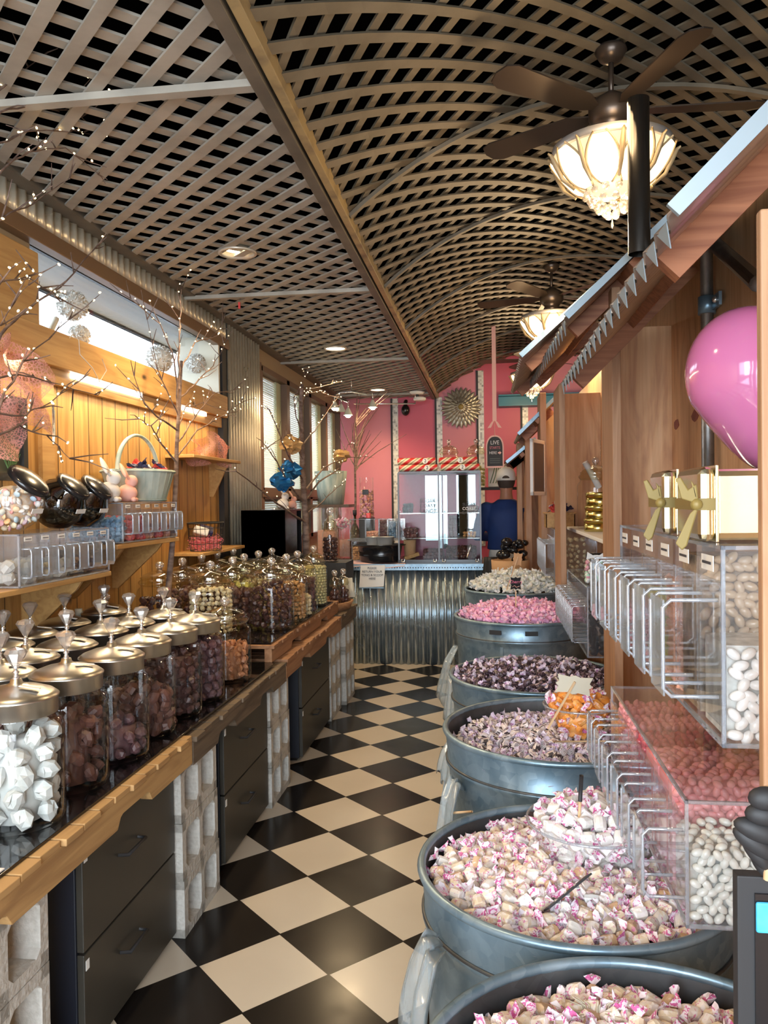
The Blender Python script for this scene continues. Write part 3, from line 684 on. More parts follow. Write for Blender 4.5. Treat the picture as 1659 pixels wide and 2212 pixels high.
# tilted round candy jars on the near bins
G['mixc']=mat('mixed_sweets',(.8,.5,.4),.4); t=NT(G['mixc']); t.l(t.ramp(rnd(t),[(0,(.85,.42,.15)),(.25,(.85,.75,.55)),(.45,(.45,.65,.8)),(.65,(.8,.3,.28)),(.85,(.75,.72,.7))]),t.b.inputs['Base Color'])
b=MB(); b.sph((0,0,0),.013,7,5,(1,1,.45)); mixm=b.mesh('shell_sweet','mixc')
def fishbowl(px,py,lab,r,opq):
    p=at(px,py,'x',-1.72); t=thing('tilted_jar',lab,'jar',(-1.72,p.y,1.408+r*.97),group='tilted round jars with black lids')
    b=MB(); rot=Euler((0,.75,0)).to_matrix(); pr=[(0,-r),(r*.5,-r*.88),(r*.85,-r*.52),(r,0),(r*.86,r*.5),(r*.66,r*.74),(r*.66,r*.84)]
    b.lathe(pr,28,cap=False,rot=rot).build('glass_body',opq and 'black' or 'glass',t)
    MB().lathe([(r*.68,r*.78),(r*.70,r*.80),(r*.70,r*.94),(r*.60,r*1.0),(r*.2,r*1.06),(0,r*1.06)],28,rot=rot).build('lid','black',t)
    MB().cbox((r*.93,-r*.1,-r*.32),(.002,.07,.018),Euler((0,.35,0)).to_matrix()).build('name_label','white',t); return t,p.y
G['darkglass']=glassy('dark_filled_glass',(.12,.08,.06),base=.1)
t1,y1=fishbowl(25,1085,'tilted round jar of mixed coloured shell sweets with black lid, nearest on the bins',.115,False)
c=t1.location
n=0
for i in range(900):
    v=Vector((rr(-1,1),rr(-1,1),rr(-1,.35)))
    if .74<v.length<.90 or (v.z>.2 and v.length<.85):
        if v.x<-.35 and v.z<.1: continue
        o=bpy.data.objects.new('shell_sweet',mixm); COL.objects.link(o); o.location=c+v*.113; o.rotation_euler=(rr(0,6),rr(0,6),rr(0,6)); tag(o,'mixed coloured shell sweet in the tilted round jar','sweet','shell sweets in the tilted jar'); n+=1
        if n>170: break
o=MB(); o.sph((0,0,-.012),.082,14,9,(1,1,.85)); G['mixcore']=noisy('mixed_core',(.7,.45,.25),(.65,.6,.55),scale=50); o=o.build('shell_sweets_core','mixcore'); o.location=c; tag(o,'core of the heap of mixed shell sweets in the tilted jar','sweets',None,'stuff')
for px,lab in((128,'middle one'),(180,'one nearest the basket')):
    t,y=fishbowl(px,1088,'tilted round jar of dark sweets with black lid, the '+lab,.105,True); t.children[0].data.materials[0]=G['darkglass']
    o=MB(); o.sph((0,0,0),.09,12,8,(1,1,.9)); o=o.build('dark_sweets','dark'); o.location=t.location; tag(o,'dark sweets filling the tilted round jar, the '+lab,'sweets',None,'stuff')
# framed chalkboard leaning on the wall
p=at(60,955,'x',-1.86); t=thing('framed_board','dark framed board with a green sprig leaning on the pine wall behind pink mesh','board',(-1.86,2.35,1.60))
b=MB(); b.box(0,.03,.0,.66,0,.03).box(0,.03,0,.66,.30,.33).box(0,.03,.63,.66,0,.33).box(0,.03,0,.03,0,.33).build('frame','matte',t)
G['board']=noisy('dark_green_board',(.07,.075,.05),(.12,.12,.08),scale=6,rough=.4); MB().box(.003,.012,.03,.63,.03,.30).build('board_face','board',t)
b=MB(); 
for i in range(14): b.tube([(.02,.55,.03),(.025,.55+rr(-.05,.05),.08),(.03,.55+rr(-.07,.07),.10+rr(0,.05))],.0018,4)
G['sprig']=mat('sprig_green',(.10,.2,.06),.6); b.build('green_sprig','sprig',t)
# small box shelf behind
# pink glitter mesh
G['tulle']=mat('pink_mesh',(.85,.42,.38),.8); tt=NT(G['tulle']); vv=tt.n('ShaderNodeTexVoronoi'); vv.feature='DISTANCE_TO_EDGE'; vv.inputs['Scale'].default_value=75; tt.l(tt.co(),vv.inputs['Vector']); tt.l(tt.m('MULTIPLY_ADD',tt.m('LESS_THAN',vv.outputs['Distance'],.10),.42,.22),tt.b.inputs['Alpha'])
def tulle(c,sx,sz,lab,seed,amp=.03):
    q=random.Random(seed); ph=[q.uniform(0,6) for _ in range(6)]
    def fn(u,v):
        y=(u-.5)*sx; z=(v-.5)*sz*(1-.5*abs(u-.5)); 
        return Vector((amp*math.sin(9*u+ph[0])*math.cos(5*v+ph[1])+amp*.6*math.sin(17*u+7*v+ph[2]),y+amp*math.sin(6*v+ph[3]),z+amp*math.sin(7*u+ph[4])))
    b=MB(); b.grid(fn,22,14); o=b.build('pink_mesh_cloth','tulle'); o.location=c; return tag(o,lab,'fabric','pieces of pink glitter mesh')
tulle((-1.74,2.62,1.93),.75,.36,'large swag of pink glitter mesh draped over the framed board',1,.045)
tulle((-1.70,2.45,1.80),.6,.25,'lower fold of pink glitter mesh hanging in front of the framed board',5,.04)
shelf(-1.9,-1.72,4.55,5.45,1.79,'small pine wall shelf with a pink mesh swag, right of the basket',(5.3,))
tulle((-1.78,5.0,1.84),.7,.20,'pink glitter mesh draped over the small pine wall shelf',3,.03)
# pink mesh bow inside the basket
# basket
G['bask']=noisy('washed_teal_wood',(.30,.40,.37),(.55,.60,.52),sc=(3,3,.6),scale=9,rough=.7); 
p=at(315,1075,'x',-1.68); t=thing('handled_basket','pale teal slatted wooden basket with a tall hoop handle on the farther wall bins','basket',(-1.715,p.y,1.512)); t.scale=(1.38,1.38,.95)
b=MB(); n=26
for i in range(n):
    a=2*PI*i/n; c_,s_=math.cos(a),math.sin(a); w=.016
    q0=Vector((.085*c_,.115*s_,0)); q1=Vector((.115*c_,.165*s_,.165)); tn=Vector((-s_,c_*1.3,0)).normalized()
    b.add([q0-tn*w*.8,q0+tn*w*.8,q1+tn*w*1.15,q1-tn*w*1.15],[(0,1,2,3)])
b.build('slats','bask',t,solid=.003)
for z,s in((.01,1.0),(.155,1.35)):
    MB().tube([(.087*s*math.cos(2*PI*i/32),.119*s*math.sin(2*PI*i/32)*(1.03),z) for i in range(32)],.006,6,True).build('rim_band','bask',t)
MB().tube([(0,.165*math.cos(PI*i/20),.16+.185*math.sin(PI*i/20)) for i in range(21)],.008,6).build('hoop_handle','bask',t)
MB().lathe([(.0,.003),(.1,.003)],20,cap=False).build('basket_bottom','bask',t)
G['wrapb']=mat('dark_blue_wrapper',(.03,.03,.10),.35); G['wrapr']=mat('red_wrapper',(.6,.06,.06),.35)
b=MB(); b.grid(lambda u,v:Vector(((u-.5)*.06+.006*math.sin(20*u),(v-.5)*.10,.008*math.sin(9*v+6*u))),8,8); wb=[b.mesh('candy_bar','wrapb'),b.mesh('candy_bar','wrapr'),b.mesh('candy_bar','white')]
for i in range(12):
    o=bpy.data.objects.new('wrapped_bar',wb[(0,2,0,1)[i%4]]); COL.objects.link(o); o.location=(-1.70+rr(-.06,.06),p.y+rr(-.10,.10),1.512+.15+rr(0,.03)); o.rotation_euler=(rr(-.7,.7),rr(-.9,.9),rr(0,3)); tag(o,('dark blue','white','dark blue','red')[i%4]+' crinkled wrapped bar heaped in the handled basket','candy bar','wrapped bars in the handled basket')
# bunnies
G['bunw']=mat('white_plush',(.75,.68,.62),.9); G['bunp']=mat('pink_plush',(.78,.42,.34),.9)
def bunny(y,m_,lab,x=-1.66,z=1.512,s=1):
    t=thing('bunny_ornament',lab,'ornament',(x,y,z),rz=.3); b=MB(); b.sph((0,0,.045*s),.05*s,14,10,(1,1,.9)); b.sph((.02*s,.01*s,.105*s),.032*s,12,9); b.sph((.035*s,.03*s,.012*s),.015*s,8,6,(1,1.4,.8)); b.sph((.035*s,-.03*s,.012*s),.015*s,8,6,(1,1.4,.8)); b.build('body',m_,t)
    for k in(-1,1): 
        b=MB(); b.sph((0,0,0),.05*s,10,8,(.22,.34,1),Euler((k*.25-.5,-.5,0)).to_matrix()); o=b.build('ear',m_,t); o.location=(-.01*s,(-.035+k*.015)*s,.155*s)
    return t
yb=at(240,1080,'x',-1.66).y
bunny(yb-.02,'bunw','white plush bunny ornament on the farther wall bins left of the basket'); bunny(yb+.12,'bunp','pink plush bunny ornament leaning against the basket',x=-1.64,s=.9)
# wire basket on low shelf
shelf(-1.9,-1.70,4.62,5.45,1.20,'low pine wall shelf under the red wire basket',())
yc=at(437,1185,'x',-1.80).y; t=thing('wire_basket','black wire basket full of pink shredded paper on the low pine shelf','basket',(-1.775,yc,1.202)); t.scale=(1.15,1.2,1.15)
b=MB()
for z in(.0,.04,.08,.12,.15): s=1+z*1.2; b.tube([(.075*s*math.cos(2*PI*i/28),.125*s*math.sin(2*PI*i/28),z) for i in range(28)],.0016 if z<.14 else .004,4,True)
for i in range(24): a=2*PI*i/24; b.tube([(.075*math.cos(a),.125*math.sin(a),0),(.0885*math.cos(a),.1475*math.sin(a),.15)],.0014,4)
b.build('wire_frame','matte',t)
G['shred']=noisy('pink_shreds',(.75,.10,.16),(.85,.35,.35),scale=50,rough=.7); b=MB()
for i in range(260):
    a=rr(0,6.28); q=math.sqrt(rr(0,1)); p0=Vector((.075*q*math.cos(a),.12*q*math.sin(a),rr(.005,.07))); d=Vector((rr(-1,1),rr(-1,1),rr(-.5,.5))).normalized()*.03; b.add([p0-d,p0-d+Vector((0,0,.003)),p0+d+Vector((0,0,.003)),p0+d],[(0,1,2,3)])
o=b.build('paper_shreds','shred'); o.location=t.location; o.scale=(1.1,1.15,1.2); tag(o,'pink shredded paper filling the black wire basket','shredded paper',None,'stuff')
for i,(dy,m_,lb) in enumerate(((-.05,'white','white'),(.04,'wrapb','dark blue'))):
    o=MB().cbox((-1.79,yc+dy,1.32),(.09,.10,.05),Euler((.5*i-.2,.3,.4)).to_matrix()).build('gift_packet',m_,bevel=.008); tag(o,lb+' wrapped packet sticking out of the black wire basket','packet')
# coral-like balls on the window sill
G['coral']=mat('white_coral',(.72,.70,.64),.7)
def coral(px,py,r,lab,x=-1.98):
    p=at(px,py,'x',x); b=MB(); q=random.Random(int(px)); b.sph((0,0,0),r*.82,14,10)
    for i in range(230):
        v=Vector((q.gauss(0,1),q.gauss(0,1),q.gauss(0,1))).normalized(); d=Vector((q.gauss(0,1),q.gauss(0,1),q.gauss(0,1)))*.25; b.tube([v*r*.8,(v+d*.3).normalized()*r*.92,(v+d*.6).normalized()*r],[.006,.004,.002],4)
    o=b.build('coral_ball','coral'); o.location=(x,p.y,max(p.z,2.275+r)); return tag(o,lab,'ornament','white coral balls in the strip window')
coral(157,660,.075,'upper of the two white coral balls at the near end of the strip window'); coral(172,755,.055,'low white coral ball peeping over the beam, near end of the strip window')
coral(345,775,.085,'white coral ball behind the top of the branch tree in the strip window'); coral(424,785,.070,'white coral ball at the far end of the strip window')
st=MB().tube([at(105,725,'x',-1.98),at(122,688,'x',-1.98)],.014,6).build('white_tube','pale'); tag(st,'short pale tube leaning in the strip window beside a coral ball','tube')
o=MB().tube([at(*q,'x',-1.84) for q in((150,730),(158,722),(170,735),(172,765),(200,795),(215,825),(230,800),(220,775))],.0025,5).build('thin_string','coral'); tag(o,'thin white string trailing over the pine beam','string')
# ================= lighted branch trees =================
G['bark']=noisy('brown_bark',(.085,.05,.04),(.22,.15,.12),sc=(1,1,3),scale=14,rough=.8); G['fairy']=emis('fairy_light',(1,.72,.34),7)
b=MB(); b.sph((0,0,0),.0037,5,4,(1,1,1.5)); fairym=b.mesh('fairy_bulb','fairy')
def branch_tree(lab,base,trunk,subs,nb,rt,seed,name='branch_tree'):
    "trunk and main boughs given as paths in room space; twigs grow from them"
    q=random.Random(seed); b=MB(); tips=[]
    b.tube(trunk,[rt*(1-.55*i/(len(trunk)-1)) for i in range(len(trunk))],8)
    allp=[]
    for path,r0 in subs:
        pp=[Vector(p) for p in path]; fine=[]
        for i in range(len(pp)-1):
            for k in range(4): fine.append(pp[i].lerp(pp[i+1],k/4)+Vector([q.uniform(-.004,.004) for _ in range(3)]))
        fine.append(pp[-1]); n=len(fine); b.tube(fine,[r0*(1-.7*i/(n-1)) for i in range(n)],6); allp+=fine[n//4:]
        for i in range(n//3,n,2):
            dr=(fine[min(i+1,n-1)]-fine[max(i-2,0)]).normalized(); 
            for s in range(1+(i%3==0)):
                d=(dr+Vector((q.uniform(-.8,.8),q.uniform(-.8,.8),q.uniform(-.3,.8)))).normalized(); L=q.uniform(.07,.16); m1=fine[i]+d*L*.5+Vector((0,0,q.uniform(-.01,.01))); m2=fine[i]+d*L
                b.tube([fine[i],m1,m2],[.0032,.0022,.0012],5); allp+=[fine[i].lerp(m1,.6),m1,m1.lerp(m2,.5),m2]
    o=b.build(name,'bark'); tag(o,lab,'decorative tree','branch trees with fairy lights')
    q.shuffle(allp)
    for p in allp[:nb]:
        f=bpy.data.objects.new('fairy_bulb',fairym); COL.objects.link(f); f.parent=o; f.location=p+Vector((q.uniform(-.006,.006),q.uniform(-.006,.006),q.uniform(0,.008))); f.rotation_euler=(q.uniform(0,3),q.uniform(0,3),0)
    return o
def pth(x,*pts): return [at(px,py,'x',x+dx) for px,py,dx in pts]
# near tree, rooted on the counter left of the frame
X=-1.45
branch_tree('branch tree with fairy lights arching in from the near end of the wall shelf',None,[Vector((-1.55,1.75,1.22)),Vector((-1.56,1.80,1.5)),Vector((-1.58,1.85,1.8)),Vector((-1.6,1.9,2.0))],
 [(pth(X,(-60,720,0),(0,610,0),(60,600,0),(120,640,0.02)),.004),(pth(X,(-60,860,0),(0,720,-.03),(60,665,-.05),(130,620,-.05),(230,512,-.05)),.006),
  (pth(X,(-60,330,0),(0,240,0),(75,230,0),(160,240,0),(228,295,0)),.004),(pth(X,(-40,400,0),(0,310,0),(60,283,0),(130,278,0),(195,290,0)),.004),
  (pth(X,(-40,480,0),(0,370,0),(60,328,0),(140,318,0),(232,388,0)),.004),(pth(X,(-40,520,0),(0,470,0),(70,440,0),(150,386,0)),.004),(pth(X,(-30,220,0),(0,195,0),(40,165,0),(80,130,0)),.004),
  (pth(X,(-40,820,0),(40,810,0),(110,825,0),(205,852,0)),.004),(pth(X,(-40,880,0),(40,900,0),(90,880,0),(160,830,0)),.004),(pth(X,(-30,960,0),(40,920,0),(100,940,0),(150,990,0)),.004),
  (pth(X,(-40,700,0),(0,700,0),(40,640,0),(75,590,0)),.003),(pth(X,(-40,1000,0),(0,870,0),(50,780,0),(150,690,-.05)),.005)],100,.014,3)
X=-1.62
br=lambda *p: pth(X,*p)
branch_tree('branch tree with fairy lights standing on the pine wall beside the handled basket',None,br((362,1290,0),(372,1180,0),(380,1040,0),(382,960,0),(388,860,0),(392,780,0)),
 [(br((385,880,0),(378,780,0),(345,700,0),(283,646,0)),.005),(br((388,840,0),(386,760,0),(390,690,0),(392,625,0)),.006),(br((390,800,0),(420,740,0),(455,730,0),(480,700,0)),.005),
  (br((385,930,0),(345,905,0),(310,870,0),(290,812,0)),.006),(br((384,960,0),(420,900,0),(460,850,0),(505,842,0)),.005),(br((384,985,0),(425,930,0),(480,900,0),(520,870,0)),.005),
  (br((381,1000,0),(350,960,0),(325,920,0),(300,905,0)),.006),(br((390,860,0),(430,820,0),(460,790,0),(485,745,0)),.005),(br((386,900,0),(360,840,0),(340,800,0),(318,690,0)),.004),(br((384,930,0),(400,880,0),(440,870,0),(500,892,0)),.004)],90,.017,4)
X=-1.35
branch_tree('tall branch tree with dense fairy lights in front of the blind windows',None,br((662,1215,0),(660,1120,0),(655,1040,0),(652,960,0),(650,880,0),(652,830,0)),
 [(br((660,1130,0),(630,1110,0),(590,1080,0),(510,1018,0)),.010),(br((658,1090,0),(620,1040,0),(600,1000,0),(575,965,0)),.009),(br((655,1040,0),(620,980,0),(600,930,0),(582,885,0)),.008),
  (br((660,1080,0),(690,1040,0),(735,1010,0),(752,960,0)),.009),(br((658,1060,0),(700,1010,0),(740,990,0),(790,985,0)),.008),(br((654,960,0),(680,930,0),(700,900,0),(720,870,0)),.006),
  (br((652,900,0),(648,870,0),(670,840,0),(715,830,0)),.007),(br((652,880,0),(660,850,0),(690,845,0),(715,855,0)),.005),(br((652,940,0),(640,900,0),(635,860,0),(660,815,0)),.006),(br((655,1000,0),(640,960,0),(620,940,0),(570,970,0)),.005),
  (br((660,1110,0),(690,1090,0),(720,1060,0),(745,1040,0)),.006)],100,.028,5)
bx=lambda x,y,z: at(x,y,'x',z)
# gold paper leaves and blue foil in the far tree
G['gleaf']=mat('dull_gold_mesh',(.55,.34,.14),.5,.3); G['foil']=mat('blue_foil',(.02,.16,.42),.25,.6)
for (px,py,m_,lab) in((625,1015,'foil','upper crumpled blue foil ornament in the tall branch tree'),(610,1040,'foil','lower crumpled blue foil ornament in the tall branch tree'),(737,985,'gleaf','gold mesh bow at the right side of the tall branch tree'),(630,960,'gleaf','gold mesh bow at the left side of the tall branch tree')):
    q=random.Random(px); b=MB(); b.sph((0,0,0),.075,12,9,(1,1,.75)); b.v=[tuple(c*(1+q.uniform(-.35,.35)) for c in v) for v in b.v]; b.sm=[False]*len(b.f); o=b.build('foil_ornament',m_); o.location=at(px,py,'x',-1.38); tag(o,lab,'ornament')
# bare tree by the pink wall
X=-1.5
q0=[Vector((-1.62,9.6,.93)),Vector((-1.60,9.6,1.5)),Vector((-1.6,9.6,2.1)),Vector((-1.58,9.6,2.45))]
tw=random.Random(11); b=MB(); b.tube(q0,[.016,.014,.012,.008],7)
for i in range(22):
    s=tw.uniform(.35,1); p0=q0[1].lerp(q0[3],s); d=Vector((tw.uniform(-.35,.75),tw.uniform(-.3,.1),tw.uniform(.3,1))).normalized(); L=tw.uniform(.3,.65); b.tube([p0,p0+d*L*.5+Vector((0,0,.03)),p0+d*L+Vector((tw.uniform(0,.08),0,.06))],[.008,.005,.002],5)
tag(b.build('bare_tree','bark'),'bare dark branch tree in the corner against the pink wall','decorative tree')
# black box and plush on top
p=at(525,1180,'x',-1.62); yb0=5.60
t=thing('black_box','black open fronted display box standing behind the glass lidded jars','display box',(at(527,1145,'y',5.55).x,5.55,1.10)); 
MB().box(-.02,.30,0,.012,0,.34).box(-.02,.30,.50,.512,0,.34).box(-.02,.30,0,.512,.33,.342).box(-.02,.30,0,.512,0,.012).box(-.02,-.01,0,.512,0,.34).box(-.02,.30,.0,.36,.012,.33).build('box_shell','black',t)
st_=MB().box(-1.74,-1.36,5.54,6.08,.80,1.10).build('box_stand','matte'); tag(st_,'matt black stand under the black display box','stand')
bunny(5.75,'bunw','white plush toy lying on top of the black display box',x=-1.5,z=1.443,s=.9); bunny(5.95,'bunp','pink plush toy with fairy lights on top of the black display box',x=-1.48,z=1.443,s=.7)
j=put(NJ,-1.25,6.25,1.02,'tall narrow jar of dark chocolates right of the black display box','narrow jars on the counter',(1.4,1.4,1.5)); fill(j,MS['dark'],.062,.2,.03,'jar_sweets','dark chocolates in the jar right of the black box','sweets',None,ind=False,core=False)
o=MB().box(-1.5,-1.1,6.1,6.45,.71,1.02).build('side_plinth','matte'); tag(o,'dark plinth under the narrow jar beside the branch tree trunk','plinth')
# ================= back counter =================
YC=7.25
c=corrug((-1.86,YC,.875),(.0,YC,.875),.875,.068,.017,(0,1,0)); 
t=thing('service_counter','service counter faced with corrugated zinc across the end of the aisle','counter',(0,0,0))
c.build('corrugated_front','corr',t,solid=.001)
MB().box(-1.88,.0,YC+.02,YC+.70,0,.89).build('counter_body','black',t); MB().box(-1.88,.02,YC-.03,YC+.74,.89,.915).build('counter_top','black',t,bevel=.003)
b=MB().box(-1.88,.02,YC-.036,YC-.030,.862,.918); b.build('perforated_trim','galv',t)
b=MB(); x=-1.86
while x<.0: b.lathe([(0,0),(.006,0)],8,(x,YC-.037,.885),cap=False,rot=Euler((PI/2,0,0)).to_matrix()); x+=.024
b.build('trim_holes','matte',t)
# notice
t=thing('paper_notice','white paper notice asking for tongs and scoops, hung on the corrugated counter front','notice',(0,0,0))
P=[at(*q,'y',YC-.05) for q in((776,1269),(829,1267),(832,1221),(779,1221))]; MB().prism([tuple(p) for p in P],(0,.003,0)).build('paper','white',t)
pc=(P[0]+P[2])/2
for i,tx in enumerate(('PLEASE','RETURN YOUR','TONG & SCOOP','HERE')): text(tx,.027,'ink',t,(pc.x,YC-.0515,pc.z+.075-i*.032),(PI/2,0,0))
MB().box(P[0].x,P[1].x,YC-.052,YC-.046,P[0].z-.008,P[0].z+.002).build('paper_clip_bar','galv',t)
# pink cloth edge on the counter
G['cloth']=noisy('pink_striped_cloth',(.62,.30,.26),(.75,.55,.48),sc=(1,20,1),scale=4,rough=.9)
def fn(u,v): x=-1.62+u*.86; return Vector((x,YC-.045+v*.5,.922+.008*math.sin(14*u)*(1-v)-(.03*(1-v)**6)))
b=MB(); b.grid(fn,40,8); tag(b.build('counter_cloth','cloth',solid=.004),'pink striped cloth laid over the left end of the zinc counter','cloth')
# black tub with steel bowls
t=thing('black_tub','large black tub with ribs standing on the pink cloth at the counter edge','tub',(-1.01,YC+.16,.93))
pr=[(.0,0),(.175,0),(.18,.01),(.185,.05),(.19,.055),(.186,.06),(.2,.14),(.232,.15),(.236,.158),(.225,.16),(.19,.13),(.17,.02),(0,.015)]
MB().lathe(pr,40,cap=False).build('tub_body','black',t); t.scale=(1.04,.75,1)
G['bowlsteel']=mat('spun_steel',(.62,.60,.56),.3,.45)
for i,(x,r,lab) in enumerate(((-1.08,.062,'left'),(-.965,.085,'right'))):
    o=MB(); o.lathe([(r*.8,0),(r,.10),(r*1.05,.103),(r*.95,.1),(r*.76,.005),(0,.005)],28,(x,YC+.17,1.055),cap=False); tag(o.build('steel_bowl','bowlsteel'),'stainless steel bowl nested in the black tub, %s one'%lab,'bowl','steel bowls in the black tub')
# clear boxes
def cbox_(x0,x1,z0,z1,y,lab,c,lv,dep=.2):
    t=thing('acrylic_box',lab,'box',(x0,y,z0),group='clear boxes on the counter'); w=x1-x0;h=z1-z0;e=.004
    MB().box(0,w,0,e,0,h).box(0,w,dep-e,dep,0,h).box(0,e,0,dep,0,h).box(w-e,w,0,dep,0,h).box(0,w,0,dep,h-e,h).box(0,w,0,dep,0,e).build('box_walls','acryl',t)
    b=MB()
    for x in(0,w): 
        b.box(x-.003,x+.003,-.003,.003,0,h)
    b.box(0,w,-.003,.003,h-.006,h).box(0,w,-.003,.003,0,.006).build('box_edges','edge',t)
    if c: pile_box(x0+.006,x1-.006,y+.006,y+dep-.01,z0+.005,(h-.02)*lv,.022,CR_[c] if c in CR_ else MS[c],'box_sweets','sweets inside the '+lab,'sweets')
for a in((-1.33,-1.18,1.13,1.32,'clear empty box at the left of the stacked boxes behind the black tub',None,0),(-1.175,-1.05,1.13,1.32,'clear box with a few orange sweets behind the black tub','peach',.3),(-1.045,-.965,1.13,1.32,'clear box of dark purple sweets above the black tub','mauve',.95),
   (-.96,-.88,1.13,1.32,'clear box of navy sweets above the black tub, left of two','bluec',.95),(-.875,-.80,1.13,1.32,'clear box of navy and white sweets above the black tub, right of two','bluec',.9),(-1.3,-1.08,.925,1.11,'low clear box of amber sweets left of the black tub','nut',.7)): cbox_(*a[:4],YC+.38 if a[2]>1 else YC+.30,a[4],a[5],a[6])
o=MB().box(-1.35,-.78,YC+.36,YC+.6,1.112,1.125).build('glass_shelf','edge'); tag(o,'glass shelf carrying the row of small clear boxes','shelf')
for i,x in enumerate((-1.34,-.79)):
    o=MB().box(x-.006,x+.006,YC+.4,YC+.56,.915,1.112).build('shelf_support','acryl'); tag(o,'clear support under the glass shelf, %s end'%('left','right')[i],'support')
# tall cylinders
t=thing('tall_vase','tall clear cylinder of pink and orange sweets with a black tag','vase',(-1.20,YC+.62,.915+.41)); 
MB().box(-.07,.07,-.07,.07,-.41,0).build('vase_stand','matte',t); MB().lathe([(0,.003),(.07,.0),(.07,.40)],24,cap=False).build('glass_body','glass',t); MB().box(-.03,.03,-.075,-.072,.23,.28).build('hanging_tag','black',t)
b=MB()
for i in range(240):
    a=rr(0,6.28); rad=.058; z=rr(.01,.27); m_=Euler((rr(0,6),rr(0,6),rr(0,6))).to_matrix(); q=Vector((rad*math.cos(a),rad*math.sin(a),z)); b.k=R.choice((0,1)); b.add([m_@v.co*1.1+q for v in CR_['peach'][0].vertices],[tuple(f.vertices) for f in CR_['peach'][0].polygons],False)
o=b.build('vase_sweets',['peach','pinkc']); o.location=t.location; tag(o,'pink and orange sweets filling the tall clear cylinder','sweets',None,'stuff')
# oversized glass goblet
t=thing('giant_goblet','oversized pink wine glass full of wrapped sweets in front of the pink wall','goblet',(-1.42,YC+.5,.915))
MB().lathe([(.07,0),(.01,.012),(.008,.03),(.008,.26),(.02,.28),(.07,.32),(.092,.38),(.085,.46),(.07,.50)],24,cap=False).build('glass_body','glass',t)
b=MB()
for i in range(130):
    v=Vector((rr(-1,1),rr(-1,1),rr(-1,.4))); 
    if v.length>1: continue
    m_=Euler((rr(0,6),rr(0,6),rr(0,6))).to_matrix(); q=Vector((v.x*.075,v.y*.075,.38+v.z*.07)); b.k=R.choice((0,1)); b.add([m_@w_.co+q for w_ in CR_['pinkc'][0].vertices],[tuple(f.vertices) for f in CR_['pinkc'][0].polygons],False)
o=b.build('goblet_sweets',['pinkc','white']); o.location=t.location; tag(o,'wrapped pink and white sweets heaped in the giant goblet','sweets',None,'stuff')
# oil bottle
G['olive']=glassy('olive_glass',(.35,.30,.08),base=.1); t=thing('bottle','large olive green bottle with a dark stopper beside the giant goblet','bottle',(-1.31,YC+.55,.915)); MB().lathe([(.05,0),(.052,.01),(.052,.27),(.03,.33),(.014,.36),(.014,.44)],20).build('bottle_body','olive',t); MB().lathe([(.02,.44),(.02,.49)],12).build('stopper','matte',t)
for x,lb in((-1.16,'left'),(-.85,'right')):
    t=thing('red_candle_jar','small red jar on top of the clear boxes, %s one'%lb,'jar',(x,YC+.46,1.325),group='small red jars'); MB().lathe([(.022,0),(.024,.005),(.024,.045),(.018,.052)],16).build('jar_body','redc',t); MB().lathe([(.02,.053),(.006,.066),(.008,.072)],12).build('lid','chrome',t)
for i,(px,lb) in enumerate(((752,'left'),(705,'far left'))):
    x=at(px,1090,'y',YC+.8).x; o=MB().box(x-.09,x+.09,YC+.75,YC+.95,.915,1.45).build('backstock_box','acryl'); 
    b=MB(); b.box(x-.085,x+.085,YC+.76,YC+.94,.93,1.1+.1*i); bo=b.build('orange_candy_stack','peach'); tag(bo,'block of orange packets inside the tall clear case, %s'%lb,'packets',None,'stuff'); tag(o,'tall clear case of orange packets at the back of the counter, %s one'%lb,'case')
# teal basket at left back
b=MB(); xx=at(715,1055,'y',8.3); b.lathe([(.13,-.25),(.17,.1)],20,(xx.x,8.3,xx.z+.08),cap=False); tag(b.build('teal_bucket','bask',solid=.006),'pale teal bucket on a high shelf by the blind windows','bucket'); o=MB().box(-1.84,xx.x+.22,8.1,8.5,xx.z-.20,xx.z-.17).build('corner_shelf','frame'); tag(o,'brown corner shelf under the pale teal bucket','shelf')
# ---------- display case ----------
XA,XB,ZA,ZB2=-.82,-.075,.95,1.745
t=thing('display_case','glass display case with mirrored back standing on the zinc counter','display case',(0,YC+.05,0)); dy=.52
MB().box(XA-.01,XB+.01,0,dy,.915,.95).build('case_base','black',t)
G['dgrey']=mat('dark_grey_frame',(.12,.12,.13),.4,.4)
b=MB(); 
for x in(XA,(XA+XB)/2,XB-.004): b.box(x,x+.004,0,dy,.95,ZB2)
b.box(XA,XB,0,.004,.95,ZB2).build('glass_sides','caseglass',t)
b=MB()
for x in(XA,(XA+XB)/2-.005,XB): b.box(x-.006,x+.008,-.004,.008,.95,ZB2)
b.box(XA,XB,-.004,dy,ZB2,ZB2+.012).build('case_frame','dgrey',t)
b=MB(); xm=(XA+XB)/2
b.box(XA+.21,xm-.01,dy-.03,dy-.02,1.10,ZB2-.01).box(xm+.01,xm+.05,dy-.03,dy-.02,1.02,ZB2-.01).box(xm+.14,XB-.05,dy-.03,dy-.02,1.12,ZB2-.01).build('mirror_panel','mirror',t)
G['casepink']=mat('case_back_magenta',(.38,.08,.14),.5); MB().box(XA,XB,dy-.015,dy,.95,ZB2).build('case_back','casepink',t)
b=MB()
for z in(1.14,1.37): b.box(XA+.01,XB-.01,.02,dy-.04,z,z+.006)
b.build('inner_shelf','edge',t)
text('SUGAR',.045,'ink',t,(-.55,-.006,1.485),(PI/2,0,0)); text('COAST',.045,'ink',t,(-.55,-.006,1.44),(PI/2,0,0)); text('CANDY',.045,'ink',t,(-.55,-.006,1.395),(PI/2,0,0))
b=MB(); 
